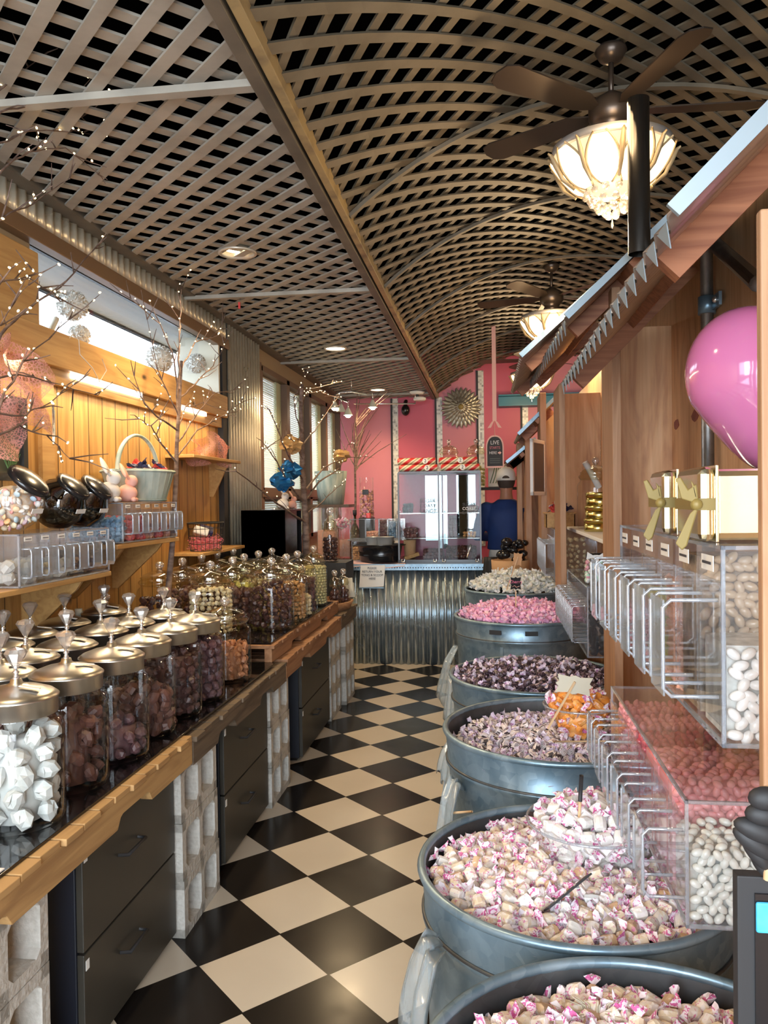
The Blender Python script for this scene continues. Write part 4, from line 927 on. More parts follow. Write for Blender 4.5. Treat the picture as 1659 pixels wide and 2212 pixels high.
for a in((-.615,-.485,1.508,1.511),(-.615,-.485,1.372,1.375),(-.615,-.612,1.372,1.511),(-.488,-.485,1.372,1.511)): b.box(a[0],a[1],-.006,-.004,a[2],a[3])
b.build('logo_border','ink',t)
text('SUGAR',.038,'ink',t,(-.175,-.006,1.45),(PI/2,0,0)); text('COAST',.038,'white',t,(-.175,-.006,1.412),(PI/2,0,0)); text('CANDY',.038,'ink',t,(-.175,-.006,1.374),(PI/2,0,0))
G['kraft']=mat('kraft_paper',(.55,.32,.16),.8)
o=MB(); o.lathe([(.05,0),(.06,.16),(.058,.17)],18,(-.735,YC+.22,1.147-.19+.0)); tag(o.build('kraft_bag','kraft'),'brown kraft paper tub at the lower left of the display case','paper bag')
o=MB().cbox((-.72,YC+.2,.975),(.14,.1,.03),Euler((0,-.3,.2)).to_matrix()).build('wooden_scoop','pallet'); tag(o,'pale wooden tray beneath the kraft tub in the display case','tray')
for (x,z,w_,h_,m_,lab) in((-.74,1.38,.1,.07,'matte','dark packets on the upper glass shelf of the case'),(-.72,1.15,.12,.09,'mauve','dark wrapped sweets on the middle shelf, left'),(-.33,1.15,.07,.2,'mauve','dark bars on the middle shelf beside the mirror'),(-.25,.955,.28,.12,'dark','black sweets heaped on the floor of the case, right'),(-.5,.955,.2,.07,'mauve','purple sweets on the floor of the case, middle'),(-.17,1.147,.14,.05,'nut','golden sweets on the middle shelf, right'),(-.14,1.38,.1,.06,'dark','black sweets on the upper shelf, right')):
    pile_box(x-w_/2,x+w_/2,YC+.12,YC+.30,z,h_,.03,MS[m_] if m_ in MS else [rock_mesh('dark_packet','matte',.02,3,.4,.1)],'case_sweets',lab,'sweets')
for x,lb in((-.79,'far left'),(-.50,'left of the middle post'),(-.42,'right of the middle post'),(-.12,'far right')):
    o=MB().tube([(x,YC+.02,.955),(x,YC+.0,.935),(x+.025,YC-.0,.935),(x+.025,YC+.02,.96)],.005,6).build('metal_hook','chrome'); tag(o,'small chrome latch at the foot of the display case, '+lb,'latch')
o=MB().tube([(-.20,YC+.04,.97),(-.17,YC+.04,1.06),(-.165,YC+.04,1.09)],.007,8).build('steel_tongs','chrome'); tag(o,'steel tongs standing in the right half of the display case','tongs')
# candy sticks on top
m=mat('striped_stick',(.8,.7,.55),.35); tt=NT(m); s=tt.n('ShaderNodeSeparateXYZ'); tt.l(tt.co(),s.inputs[0]); f=tt.m('FRACT',tt.m('MULTIPLY',tt.m('ADD',s.outputs[0],tt.m('MULTIPLY',s.outputs[2],-1.4)),9.5))
tt.l(tt.ramp(f,[(0,(.55,.03,.03)),(.22,(.75,.62,.42)),(.42,(.22,.25,.16)),(.55,(.75,.62,.42)),(.78,(.55,.03,.03))]),tt.b.inputs['Base Color'])
tt.n; cr=[x for x in m.node_tree.nodes if x.type=='VALTORGB'][0]; cr.color_ramp.interpolation='CONSTANT'; G['stick']=m
k=0
for row,(z,y,ofs) in enumerate(((1.79,YC+.12,0),(1.855,YC+.16,-.02))):
    for i in range(2):
        x0=(XA+.005 if i==0 else xm+.015)+ofs; t=thing('candy_stick','giant striped candy stick on top of the case, %s row, %s'%(('lower','upper')[row],('left','right')[i]),'candy stick',(x0,y,z),group='giant candy sticks on the case')
        MB().lathe([(0,0),(.03,.002),(.032,.01),(.032,.345),(.03,.353),(0,.355)],16,cap=False,rot=Euler((0,PI/2,0)).to_matrix()).build('stick_body','stick',t)
        MB().lathe([(0,0),(.026,0)],18,(.26 if i==0 else .2,-.034,0),cap=False,rot=Euler((PI/2,0,0)).to_matrix()).build('price_disc','white',t); text('2',.045,'ink',t,(.26 if i==0 else .2,-.0355,0),(PI/2,0,0),'price_number')
# jars on the back shelf
for px,lb,c_ in((970,'left','nut'),(1028,'right','lime')):
    p=at(px,1010,'y',8.6); j=put(GJ,p.x,8.6,1.62,'glass lidded jar on the shelf behind the display case, %s one'%lb,'jars on the back shelf',(.95,.95,1.35)); fill(j,MS[c_],.11,.22,.04,'jar_sweets','sweets in the %s jar on the back shelf'%lb,'sweets',None,ind=False,core=False)
o=MB().box(-.75,.55,8.45,8.75,1.59,1.618).build('back_shelf','matte'); tag(o,'long black shelf in front of the pink wall behind the case','shelf')
for x,lb in((-.7,'left'),(.5,'right')): tag(MB().box(x-.02,x+.02,8.5,8.7,0,1.59).build('shelf_post','matte'),'black post carrying the back shelf, %s one'%lb,'post')
# green white gift bag, dark shelf jars near the man
p=at(1083,1010,'y',8.55); t=thing('gift_bag','pale green patterned bag on the back shelf beside the cap','bag',(p.x-.05,8.55,1.62)); MB().box(-.09,.09,-.05,.05,0,.24).build('bag_body','pale',t,bevel=.01); b=MB()
for i in range(5): b.tube([(-.07+i*.03,-.052,.04),(-.04+i*.03,-.052,.13),(-.02+i*.02,-.052,.2)],.004,4)
b.build('leaf_print','sprig',t)
for i,(px,lb) in enumerate(((1100,'beside the hanging sign'),)):
    p=at(px,990,'y',9.6); tag(MB().lathe([(.05,0),(.05,.15),(.06,.16),(.05,.2)],16,(p.x,9.6,1.75)).build('stacked_tin','mauve'),'stack of dark red tins '+lb,'tin')
o=MB().box(.0,.6,9.4,9.8,1.72,1.75).build('wall_shelf','mauve'); tag(o,'dark red shelf on the pink wall behind the hanging sign','shelf')
# metal daisy
p=at(996,880,'y',10.1); t=thing('metal_daisy','large metal daisy wall ornament with a gold centre on the pink wall','ornament',(p.x,10.12,p.z))
G['petal']=galv('aged_silver_petal',(.28,.27,.22),(.62,.60,.52),.4,6)
pk=0
for ring,(n,r0,r1,w_,yy,cur) in enumerate(((26,.10,.262,.030,0,-.02),(24,.08,.225,.028,-.02,-.035),(20,.05,.17,.024,-.045,-.05),(14,.03,.11,.018,-.07,-.055))):
    for i in range(n):
        a=2*PI*i/n+ring*.13; b=MB()
        def fn(u,v,r0=r0,r1=r1,w_=w_,cur=cur,yy=yy):
            q=r0+(r1-r0)*v; ww=w_*math.sin(PI*min(1,.25+v*.75))**.6*(1 if v<.95 else .5); return Vector(((u-.5)*2*ww,yy+cur*v*v*-1-.012*(1-4*(u-.5)**2)-.0,q))
        b.grid(fn,4,6); o=b.build('petal','petal',t); o.rotation_euler=(0,a,0)
b=MB(); b.sph((0,-.085,0),.035,14,8,(1,.5,1)); b.build('gold_centre','goldbow',t)
# teal beam
G['teal']=mat('teal_paint',(.0,.15,.235),.4); p0=at(1077,866,'y',10); p1=at(1175,866,'y',10)
b=MB(); b.box(p0.x,1.9,9.95,10.18,p0.z-.07,p0.z-.055).box(p0.x,1.9,9.95,10.18,p0.z+.055,p0.z+.07).box(p0.x,1.9,10.06,10.08,p0.z-.06,p0.z+.06); struct(b.build('beam_teal','teal'))
# hanging sign
p=at(1069,975,'y',8.0); t=thing('hanging_sign','arched black chalk sign hanging from a long pink ribbon','sign',(p.x,8.0,p.z)); hw,hh=.075,.145
out=[(-hw,0,-hh),(hw,0,-hh)]+[(hw*math.cos(a)**.8 if math.cos(a)>0 else -hw*abs(math.cos(a))**.8,0,.04+(hh-.04)*math.sin(a)) for a in [PI*i/14 for i in range(15)]]
MB().prism(out,(0,.008,0)).build('black_board','matte',t); G['pinkrib']=mat('pink_ribbon',(.82,.45,.38),.45); 
bb=MB(); o2=[(x*1.16,.002,(z*1.1 if z>0 else z*1.12)) for x,_,z in out]; bb.prism(o2,(0,.005,0)); bb.build('pink_backing','pinkrib',t)
for tx,z,sz,m_ in(('LIVE',.085,.055,'chalk'),('STARTS',.035,.036,'wrapr'),('HERE',-.015,.038,'chalk')): text(tx,sz,m_,t,(-.018 if tx=='HERE' else 0,-.002,z),(PI/2,0,0),sx=.85)
MB().prism([(.030,-.002,-.008),(.045,-.002,-.008),(.045,-.002,.003),(.065,-.002,-.015),(.045,-.002,-.033),(.045,-.002,-.022),(.030,-.002,-.022)],(0,.0015,0)).build('arrow','pinkrib',t)
b=MB(); 
for z in(-.075,-.095,-.115): b.box(-.05,.05,-.003,-.001,z,z+.004)
b.build('chalk_lines','board',t)
ztop=vp(math.asin((p.x-.66)/VR)*VR,8).z
MB().box(-.02,.02,-.002,0,.30,ztop-p.z).build('ribbon','pinkrib',t); MB().tube([(0,0,.155),(0,0,.30)],.003,5).build('string','pinkrib',t)
for k in(-1,1): MB().prism([(0,0,.31),(k*.03,0,.29),(k*.07,0,.23),(k*.035,0,.235)],(0,.002,0)).build('bow_tail','pinkrib',t)
# track lights
t=thing('track_light_rail','silver curved ceiling rail with cone spotlights near the pink wall','track light',(0,0,0)); Y=8.6
b=MB(); rail=[at(x,y,'y',Y) for x,y in((722,855),(735,848),(760,846),(792,851))]; b.tube(rail,.012,6); b.tube([at(722,855,'y',Y),at(735,861,'y',Y-.2),at(752,868,'y',Y-.3)],.012,6); b.tube([at(765,873,'y',Y+1.2),at(897,872,'y',Y+1.2)],.010,6); b.build('rail','chrome',t)
MB().tube([at(759,848,'y',Y),at(759,822,'y',Y)],.006,6).build('rail_support','chrome',t); MB().tube([at(897,872,'y',Y+1.2),at(897,848,'y',Y+1.2)],.006,6).build('rail_support','chrome',t)
G['bulbw']=emis('warm_spot_bulb',(1,.88,.6),22)
for px,py,tp,on in((723,878,858,1),(737,885,856,0),(752,893,872,1),(805,876,850,1)):
    p=at(px,py,'y',Y); q=at(px,tp,'y',Y); MB().tube([q,p+Vector((0,0,.03))],.006,6).build('stem','chrome',t); s=MB(); s.lathe([(.012,.06),(.02,.045),(.05,-.02)],16,tuple(p),cap=False).build('cone_shade','pale',t)
    if on:
        MB().sph(tuple(p+Vector((0,0,-.012))),.036,12,8).build('bulb','bulbw',t); l=bpy.data.lights.new('spot','SPOT'); l.energy=22; l.color=(1,.72,.42); l.spot_size=2.0; l.spot_blend=.6; l.shadow_soft_size=.03; o=bpy.data.objects.new('spot_beam',l); COL.objects.link(o); o.location=p+Vector((0,0,-.03)); o.rotation_euler=(.35,0,0)
# camera dome, smoke detector
t=thing('security_camera','black dome security camera mounted high on the pink wall','security camera',(-1.03,YB-.08,2.66)); MB().tube([(0,.08,.09),(0,0,.07),(0,0,.03)],.025,8).build('mount','black',t); b=MB(); b.sph((0,0,-.03),.055,14,10,(1,1,1.3)); b.build('camera_housing','black',t)
p=at(907,855,'z',2.79); t=thing('smoke_detector','white smoke detector dangling below its base at the ceiling','smoke detector',(p.x,9.6,2.79)); MB().lathe([(.09,0),(.09,-.012),(.07,-.03),(0,-.035)],20,cap=False).build('detector_base','white',t); MB().tube([(0,0,-.03),(.01,0,-.08)],.02,6).build('wires','matte',t); MB().lathe([(.06,-.11),(.075,-.10),(.075,-.075),(.05,-.065),(0,-.065)],20,(.03,0,0)).build('detector_body','white',t)
# ================= the man =================
mx,my=.165,7.62
G['navy']=noisy('royal_blue_knit',(.006,.022,.10),(.010,.035,.15),scale=4,rough=.8); G['skin']=mat('tan_skin',(.42,.19,.11),.5,sss=.05); G['hair']=mat('dark_hair',(.06,.04,.03),.8); G['cap']=mat('white_cap',(.74,.70,.64),.8); G['trous']=mat('off_white_trousers',(.62,.60,.56),.8)
man=thing('person','person seen from behind in a blue long sleeved shirt and white cap','person',(mx,my,0),rz=-.05)
def remesh(b,name,m_,vox=.014,par=man):
    o=b.build(name,m_,par); r=o.modifiers.new('r','REMESH'); r.mode='VOXEL'; r.voxel_size=vox; r.use_smooth_shade=True; s=o.modifiers.new('s','SMOOTH'); s.iterations=6; s.factor=.6; return o
def loft(b,rings,n=20):
    vs=[];fs=[]
    for (x,y,z,rx,ry) in rings:
        for i in range(n): a=2*PI*i/n; vs.append((x+rx*math.cos(a),y+ry*math.sin(a),z))
    for k in range(len(rings)-1):
        for i in range(n): fs.append((k*n+i,k*n+(i+1)%n,(k+1)*n+(i+1)%n,(k+1)*n+i))
    fs+= [tuple(range(n))[::-1],tuple(range((len(rings)-1)*n,len(rings)*n))]; b.add(vs,fs,True)
# body: legs, torso core, neck, head, forearms and hands in one mesh
b=MB(); loft(b,[(0,0,.86,.15,.11),(0,0,1.0,.14,.1),(0,0,1.2,.15,.1),(0,0,1.38,.16,.09),(0,0,1.46,.10,.075),(0,.005,1.50,.062,.06),(0,.01,1.56,.056,.06),(0,.02,1.61,.062,.07)])
b.sph((0,.025,1.675),.095,18,14,(.82,1.0,1.18)); b.sph((0,.115,1.655),.016,8,6,(.8,1.2,1.4)); 
for s in(-1,1):
    b.sph((s*.080,.03,1.665),.022,8,6,(.45,.8,1.3))
    b.tube([(s*.09,0,.9),(s*.10,.02,.5),(s*.10,0,.08)],[.085,.062,.042],10); b.sph((s*.10,.05,.035),.05,10,6,(.8,2.2,.7))
arms={-1:[(-.185,.0,1.395),(-.275,.03,1.15),(-.15,.24,1.12)],1:[(.175,.0,1.40),(.25,.06,1.15),(.15,.27,1.08)]}
for s,pp in arms.items():
    e=Vector(pp[1]);h=Vector(pp[2]); d=(h-e).normalized(); b.tube([pp[0],pp[1]],[.05,.042],10); b.tube([pp[1],pp[2]],[.042,.027],10)
    b.cbox(h+d*.045,(.08,.085,.03),None)
    for k in range(4):
        q=h+d*.08+Vector(((k-1.5)*.020,0,0)); L=(.062,.07,.066,.052)[k]; b.tube([q-d*.02,q+d*L*.5,q+d*L*.8+Vector((0,0,-.02))],[.0105,.010,.009],7)
    b.tube([h+d*.02,h+d*.05+Vector((-s*.045,0,.0)),h+d*.085+Vector((-s*.05,0,-.012))],[.013,.012,.010],7)
remesh(b,'body','skin',.010)
b=MB(); loft(b,[(0,0,1.02,.185,.125),(0,0,1.08,.180,.125),(0,0,1.2,.178,.125),(0,0,1.32,.198,.125),(0,0,1.40,.195,.115),(0,.0,1.455,.13,.09),(0,.005,1.495,.080,.075)])
for s,pp in arms.items():
    e=Vector(pp[1]);h=Vector(pp[2]); b.tube([pp[0],Vector(pp[0]).lerp(e,.5)+Vector((s*.01,-.01,0)),e,e.lerp(h,.9)],[.075,.066,.060,.042],12); b.sph(pp[0],.078,12,8)
remesh(b,'shirt','navy',.014)
b=MB(); loft(b,[(0,0,.80,.17,.13),(0,0,.9,.18,.135),(0,0,1.03,.165,.12)]); 
for s in(-1,1): b.tube([(s*.09,0,.86),(s*.10,.02,.5),(s*.10,0,.12)],[.10,.085,.07],12)
remesh(b,'trousers','trous',.014)
b=MB(); b.sph((0,.02,1.665),.099,18,12,(.83,1.0,1.0)); b.v=[(x,min(y,.06),z) for x,y,z in b.v]; b.build('hair','hair',man)
b=MB(); pr=[(.096,1.668),(.098,1.69),(.094,1.735),(.075,1.772),(.04,1.792),(0,1.797)]; b.lathe(pr,28,(0,.025,0),cap=False); b.v=[(x*.9,.025+(y-.025)*1.08,z) for x,y,z in b.v]; b.lathe([(0,1.797),(.008,1.8),(0,1.806)],8,(0,.025,0),cap=False)
b.grid(lambda u,v: Vector(((u-.5)*.16*(1-.25*v*v),.11+v*.075*math.sin(PI*(.15+.7*u)),1.675-.012*v)),10,5); b.build('cap','cap',man,solid=.004)
b=MB(); b.grid(lambda u,v: Vector((.034*math.cos(PI*u)*(.3+.7*v) if v<.99 else .034*math.cos(PI*u),-.082,1.685+.028*math.sin(PI*u)*v)),12,3); b.build('cap_opening','hair',man,solid=.004); b=MB().box(-.04,.04,-.086,-.081,1.676,1.686); b.build('cap_strap','cap',man)
# black apron / cover hanging at the counter end, little wooden bucket of sunglasses-like black sweets
def fn(u,v): return Vector((-.02+.07*u+.03*v*(2*u-1)-.02*v,YC-.14+.02*math.sin(9*u),.985-.40*v))
b=MB(); b.grid(fn,16,10); tag(b.build('black_cover','matte',solid=.05),'black cloth covered post at the right end of the zinc counter','cover')
o=MB().box(-.015,.03,YC-.16,YC-.11,0,.9).build('cover_post','matte'); tag(o,'matt black post under the black cloth beside the counter end','post')
# ================= galvanised tubs =================
def tub(x,y,z,r,h,lab):
    t=thing('galvanised_tub',lab,'tub',(x,y,z-h),group='galvanised tubs of sweets along the aisle')
    pr=[(0,0),(r*.93,0),(r*.94,.01),(r*.955,h-.16),(r*.962,h-.135),(r*.985,h-.125),(r*.985,h-.118),(r*.965,h-.108),(r*.985,h-.02)]
    MB().lathe(pr,64,cap=False).build('tub_wall','galv',t)
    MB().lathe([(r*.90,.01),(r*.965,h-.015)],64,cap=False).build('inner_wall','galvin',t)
    MB().tube([(r*.985*math.cos(2*PI*i/72),r*.985*math.sin(2*PI*i/72),h-.012) for i in range(72)],.011,8,True).build('rolled_rim','galv',t)
    MB().tube([(r*.975*math.cos(2*PI*i/72),r*.975*math.sin(2*PI*i/72),h-.115) for i in range(72)],.005,6,True).build('swage_ring','galvin',t)
    a=-1.9; p=Vector((r*.957*math.cos(a),r*.957*math.sin(a),0)); MB().cbox((p.x,p.y,(h-.14)/2),(.02,.006,h-.16),Euler((0,0,a+PI/2)).to_matrix()).build('seam','galv',t)
    return t
T=[(.247,1.235,.60,.385),(.200,2.030,.60,.385),(.245,2.945,.685,.418),(.215,3.90,.67,.412),(.20,5.20,.765,.428),(.21,6.12,.83,.40)]
tl=['nearest the camera, with cream and brown taffy','second from the camera, with a clear bowl of white taffy in it','third from the camera, with a bowl of orange taffy in it','fourth, full of dark and white wrapped taffy','fifth, full of bright pink taffy','sixth, furthest away, heaped with white taffy']
for (x,y,z,r),l in zip(T,tl): tub(x,y,z,r,.56,'round galvanised tub '+l)
for (x,y,z,r),l in zip(T,tl):
    if z>.61: tag(MB().lathe([(r*.8,0),(r*.8,z-.561)],24,(x,y,0)).build('tub_riser','matte'),'low black round riser under the tub '+l.split(',')[0],'riser')
# black slots on the pink tub rim
for k,px in enumerate((1070,1148)):
    a=at(px,1353,'y',5.2-.42); o=MB().cbox((a.x,5.2-math.sqrt(max(.01,.4216**2-(a.x-.2)**2))-.004,.705),(.075,.006,.026),Euler((0,0,(a.x-.2)/.43)).to_matrix()).build('black_tape','matte'); tag(o,'black rectangle on the band of the pink taffy tub, %s one'%('left','right')[k],'tape')
# ---- taffy ----
def taffy_mat(nm,c1,c2,mark,wr=.45,mk=.55,swirl=False):
    m=mat(nm,c1,.38); t=NT(m); co=t.co(); f=t.noise(co,38,3,.6); c=t.ramp(f,[(wr,c1),(wr+.06,c2)])
    f2=t.noise(co,75,2,1.5); f2=t.m('ADD',f2,t.m('MULTIPLY',rnd(t),.04)); c=t.mix(t.m('GREATER_THAN',f2,mk+.045),c,mark)
    if swirl:
        w_=t.n('ShaderNodeTexWave'); w_.wave_type='RINGS'; w_.rings_direction='X'; w_.inputs['Scale'].default_value=70; t.l(co,w_.inputs['Vector']); c=t.mix(t.m('GREATER_THAN',w_.outputs['Fac'],.72),c,(.05,.04,.05))
    h=t.n('ShaderNodeHueSaturation'); t.l(c,h.inputs['Color']); t.l(t.m('MULTIPLY_ADD',rnd(t),.35,.82),h.inputs['Value']); t.l(h.outputs[0],t.b.inputs['Base Color']); t.bump(f,.4,.003); G[nm]=m
wax=(.78,.74,.76); magenta=(.62,.13,.33)
taffy_mat('taffy_cream',(.76,.64,.48),(.82,.76,.72),(.66,.25,.38),.47,.60)
taffy_mat('taffy_white',(.80,.78,.74),(.84,.80,.80),(.65,.3,.42),.5,.66)
taffy_mat('taffy_tan',(.62,.42,.25),(.80,.70,.62),(.60,.2,.32),.52,.60)
taffy_mat('taffy_swirl',(.70,.62,.60),(.80,.74,.74),(.40,.14,.24),.5,.62,True)
taffy_mat('taffy_dark',(.035,.022,.03),(.09,.05,.07),(.55,.42,.52),.5,.60)
taffy_mat('taffy_orange',(.80,.30,.05),(.85,.42,.13),(.85,.6,.45),.5,.66)
taffy_mat('taffy_pink',(.80,.36,.58),(.84,.50,.68),(.85,.65,.75),.5,.66)
taffy_mat('taffy_pale',(.66,.68,.62),(.76,.77,.72),(.55,.62,.5),.5,.68)
taffy_mat('wax_pink',(.84,.74,.79),(.88,.82,.86),magenta,.5,.53)
taffy_mat('wax_rose',(.82,.46,.62),(.86,.62,.74),(.88,.8,.84),.5,.6)
taffy_mat('wax_purple',(.66,.56,.66),(.76,.66,.74),(.35,.12,.3),.5,.58)
taffy_mat('wax_plain',(.80,.79,.77),(.85,.84,.82),(.6,.62,.58),.5,.66)
def taffy_body(seed,r=.0150,hl=.0165):
    q=random.Random(seed); b=MB(); rot=Euler((0,PI/2,0)).to_matrix()
    b.lathe([(0,-hl),(r*.88,-hl),(r,-hl+.003),(r*1.03,0),(r,hl-.003),(r*.88,hl),(0,hl)],10,cap=False,rot=rot); b.sm=[False]*len(b.f)
    b.v=[tuple(c*(1+q.uniform(-.09,.09)) for c in v) for v in b.v]; return b
def wrap_ends(b,seed,r=.0150,hl=.0165):
    q=random.Random(seed+100)
    for s in(-1,1):
        tilt=Vector((s,q.uniform(-.9,.9),q.uniform(-.2,.9))).normalized(); base=Vector((s*hl*.75,0,r*.25)); n=9; L=.027; vs=[base+tilt*.003]
        u=tilt.orthogonal().normalized(); v=tilt.cross(u)
        neck=[];rim=[]
        for i in range(n):
            a=2*PI*i/n; d=u*math.cos(a)+v*math.sin(a)*.55; neck.append(base+tilt*.008+d*.004); rim.append(base+tilt*(L*(.8+q.uniform(-.25,.3)))+d*.0175*(1+q.uniform(-.4,.4)))
        o=vs+neck+rim; fs=[(0,1+i,1+(i+1)%n) for i in range(n)]+[(1+i,1+n+i,1+n+(i+1)%n,1+(i+1)%n) for i in range(n)]
        b.add(o,fs,False)
    return b
def taffy_set(nm,body,wax_,k=3):
    out=[]
    for i in range(k):
        b=taffy_body(i+len(nm)); b.k=1; wrap_ends(b,i*7+len(nm)); out.append(b.mesh(nm,[body,wax_]))
    return out
TS={'cream':taffy_set('wrapped_taffy','taffy_cream','wax_pink',4),'tan':taffy_set('wrapped_taffy','taffy_tan','wax_pink',3),'white':taffy_set('white_taffy','taffy_white','wax_pink',3),'swirl':taffy_set('swirl_taffy','taffy_swirl','wax_purple',3),
 'dark':taffy_set('liquorice_taffy','taffy_dark','wax_purple',3),'orange':taffy_set('orange_taffy','taffy_orange','wax_pink',3),'pink':taffy_set('pink_taffy','taffy_pink','wax_rose',3),'pale':taffy_set('pale_taffy','taffy_pale','wax_plain',3)}
TSm={}
def vis(p):
    d=p-Vector((0,0,HC)); z=d.dot(CF); px=829.5+FX*d.dot(CR)/z; py=1106-FX*d.dot(CU)/z; return -10<px<1670 and -10<py<2225
def heap(cx,cy,r,zf,sp,meshes,name,lab,cat,grp,nmax,skip=None,seed=1,layers=2):
    q=random.Random(seed); pts=[]; tries=0; cell={}
    def ok(x,y):
        ix,iy=int(x//sp),int(y//sp)
        for i in(-1,0,1):
            for j in(-1,0,1):
                for (a,b_) in cell.get((ix+i,iy+j),()):
                    if (a-x)**2+(b_-y)**2<sp*sp: return False
        return True
    while tries<16000:
        tries+=1; a=q.uniform(0,2*PI); d=r*math.sqrt(q.random()); x,y=cx+d*math.cos(a),cy+d*math.sin(a)
        if ok(x,y): cell.setdefault((int(x//sp),int(y//sp)),[]).append((x,y)); pts.append((x,y))
    pts.sort(key=lambda p:math.hypot(*p)); n=0; rest=MB()
    mats=[meshes[0].materials[0],meshes[0].materials[1]]
    def merged(me,p,e):
        mt=e.to_matrix(); o=len(rest.v); rest.v+=[tuple(mt@v.co+p) for v in me.vertices]
        for f in me.polygons: rest.f.append(tuple(i+o for i in f.vertices)); rest.mi.append(f.material_index); rest.sm.append(f.use_smooth)
    for x,y in pts:
        p=Vector((x,y,zf(x,y)+q.uniform(-.006,.006)))
        if skip and skip(x,y): continue
        me=q.choice(meshes); e=Euler((q.uniform(0,6.28),q.uniform(-.6,.6),q.uniform(0,6.28)))
        if n<nmax and vis(p):
            o=bpy.data.objects.new(name,me); COL.objects.link(o); o.location=p; o.rotation_euler=e; tag(o,lab,cat,grp); n+=1
        else: merged(me,p,e)
    for x,y in pts: # lower layer closing the gaps
        x2,y2=x+sp*.5,y+sp*.4
        if (x2-cx)**2+(y2-cy)**2<r*r: merged(q.choice(meshes),Vector((x2,y2,zf(x2,y2)-.021)),Euler((q.uniform(0,6.28),q.uniform(-.6,.6),q.uniform(0,6.28))))
    o=rest.build(name+'_heap',mats); tag(o,lab.replace('wrapped','rest of the wrapped')+', lower layer of the heap','sweets',None,'stuff'); return n
def dome(cx,cy,z0,h,r): return lambda x,y: z0+h*max(0,1-((x-cx)**2+(y-cy)**2)/(r*r))
x,y,z,r=T[0]; heap(x,y,r-.045,dome(x,y,z-.055,.035,r),.031,TS['cream']+TS['tan']+TS['cream'][:2],'wrapped_taffy','cream and brown wrapped taffy with red print in the nearest tub','sweet','cream taffy in the nearest tub',100,seed=2)
x,y,z,r=T[1]; heap(x,y,r-.045,dome(x,y,z-.055,.045,r),.0315,TS['cream']+TS['white'][:1]+TS['tan'][:1],'wrapped_taffy','cream wrapped taffy with magenta print in the second tub','sweet','cream taffy in the second tub',200,seed=3)
BW=(.33,2.10)
x,y,z,r=T[2]; heap(x,y,r-.045,dome(x,y,z-.075,.04,r),.033,TS['swirl'],'swirl_taffy','white wrapped taffy with a dark liquorice swirl in the third tub','sweet','swirl taffy in the third tub',230,seed=4)
x,y,z,r=T[3]; heap(x,y,r-.045,dome(x,y,z-.03,.05,r),.034,TS['dark'],'liquorice_taffy','dark wrapped taffy in pale twists in the fourth tub','sweet','dark taffy in the fourth tub',200,seed=5)
x,y,z,r=T[4]; heap(x,y,r-.045,dome(x,y,z-.015,.085,r),.036,TS['pink'],'pink_taffy','bright pink wrapped taffy heaped in the fifth tub','sweet','pink taffy in the fifth tub',180,seed=6)
x,y,z,r=T[5]; heap(x,y,r-.045,dome(x,y,z-.01,.13,r),.040,TS['pale'],'pale_taffy','white wrapped taffy heaped in the furthest tub','sweet','white taffy in the furthest tub',110,seed=7)
# bowls
def bowl(cx,cy,z,r,h,lab,meshes,name,slab_,grp,n,seed):
    o=MB(); o.lathe([(0,.003),(r*.5,0),(r*.72,.02),(r*.92,h*.55),(r,h),(r*1.015,h+.003)],40,(cx,cy,z),cap=False); bo=tag(o.build('clear_bowl','glass'),lab,'bowl'); MB().tube([(cx+r*1.01*math.cos(2*PI*i/48),cy+r*1.01*math.sin(2*PI*i/48),z+h+.002) for i in range(48)],.0035,6,True).build('bowl_rim','edge',bo)
    MB_=MB(); q=random.Random(seed); k=0; pts=[]
    zz=z+.02
    while zz<z+h+.045:
        f=(zz-z)/h; rad=r*(.62+.36*min(1,f)) if f<1 else r*math.sqrt(max(0,1-((f-1)/.42)**2))*.97
        rad-=.030; c_=max(1,int(2*PI*max(rad,0)/.036)); off=q.uniform(0,6)
        for i in range(c_): a=off+2*PI*i/c_; pts.append((cx+rad*math.cos(a),cy+rad*math.sin(a),zz,f<1))
        if f>.8:
            rr_=rad-.034
            while rr_>0:
                c2=max(1,int(2*PI*rr_/.036)); 
                for i in range(c2): a=2*PI*i/c2+rr_*9; pts.append((cx+rr_*math.cos(a),cy+rr_*math.sin(a),z+h*1.0+.035*math.sqrt(max(0,1-(rr_/r)**2)),False))
                rr_-=.034
            if f>=1: break
        zz+=.027
    for (a,b_,c,side) in pts:
        p=Vector((a,b_,c)); 
        if side and (Vector((a-cx,b_-cy,0)).dot(Vector((-cx,-cy,0)))<-.01): continue
        o=bpy.data.objects.new(name,q.choice(meshes)); COL.objects.link(o); o.location=p; o.rotation_euler=(q.uniform(0,6),q.uniform(-.8,.8),q.uniform(0,6)); tag(o,slab_,'sweet',grp)
    b=MB().lathe([(0,.02),(r*.55,.02),(r*.80,h*.9),(0,h*.95)],20,(cx,cy,z),cap=False).build(name+'_core',meshes[0].materials[0]); tag(b,'core of the heap of taffy in '+lab,'sweets',None,'stuff')
bowl(.258,2.115,.575,.166,.095,'clear round bowl of white taffy set into the second tub',TS['white'],'white_taffy','white wrapped taffy with magenta print in the clear bowl of the second tub','white taffy in the clear bowl',1,8)
bowl(.315,2.92,.655,.127,.11,'clear round bowl of orange taffy set into the third tub',TS['orange'],'orange_taffy','orange wrapped taffy in the clear bowl of the third tub','orange taffy in the clear bowl',1,9)
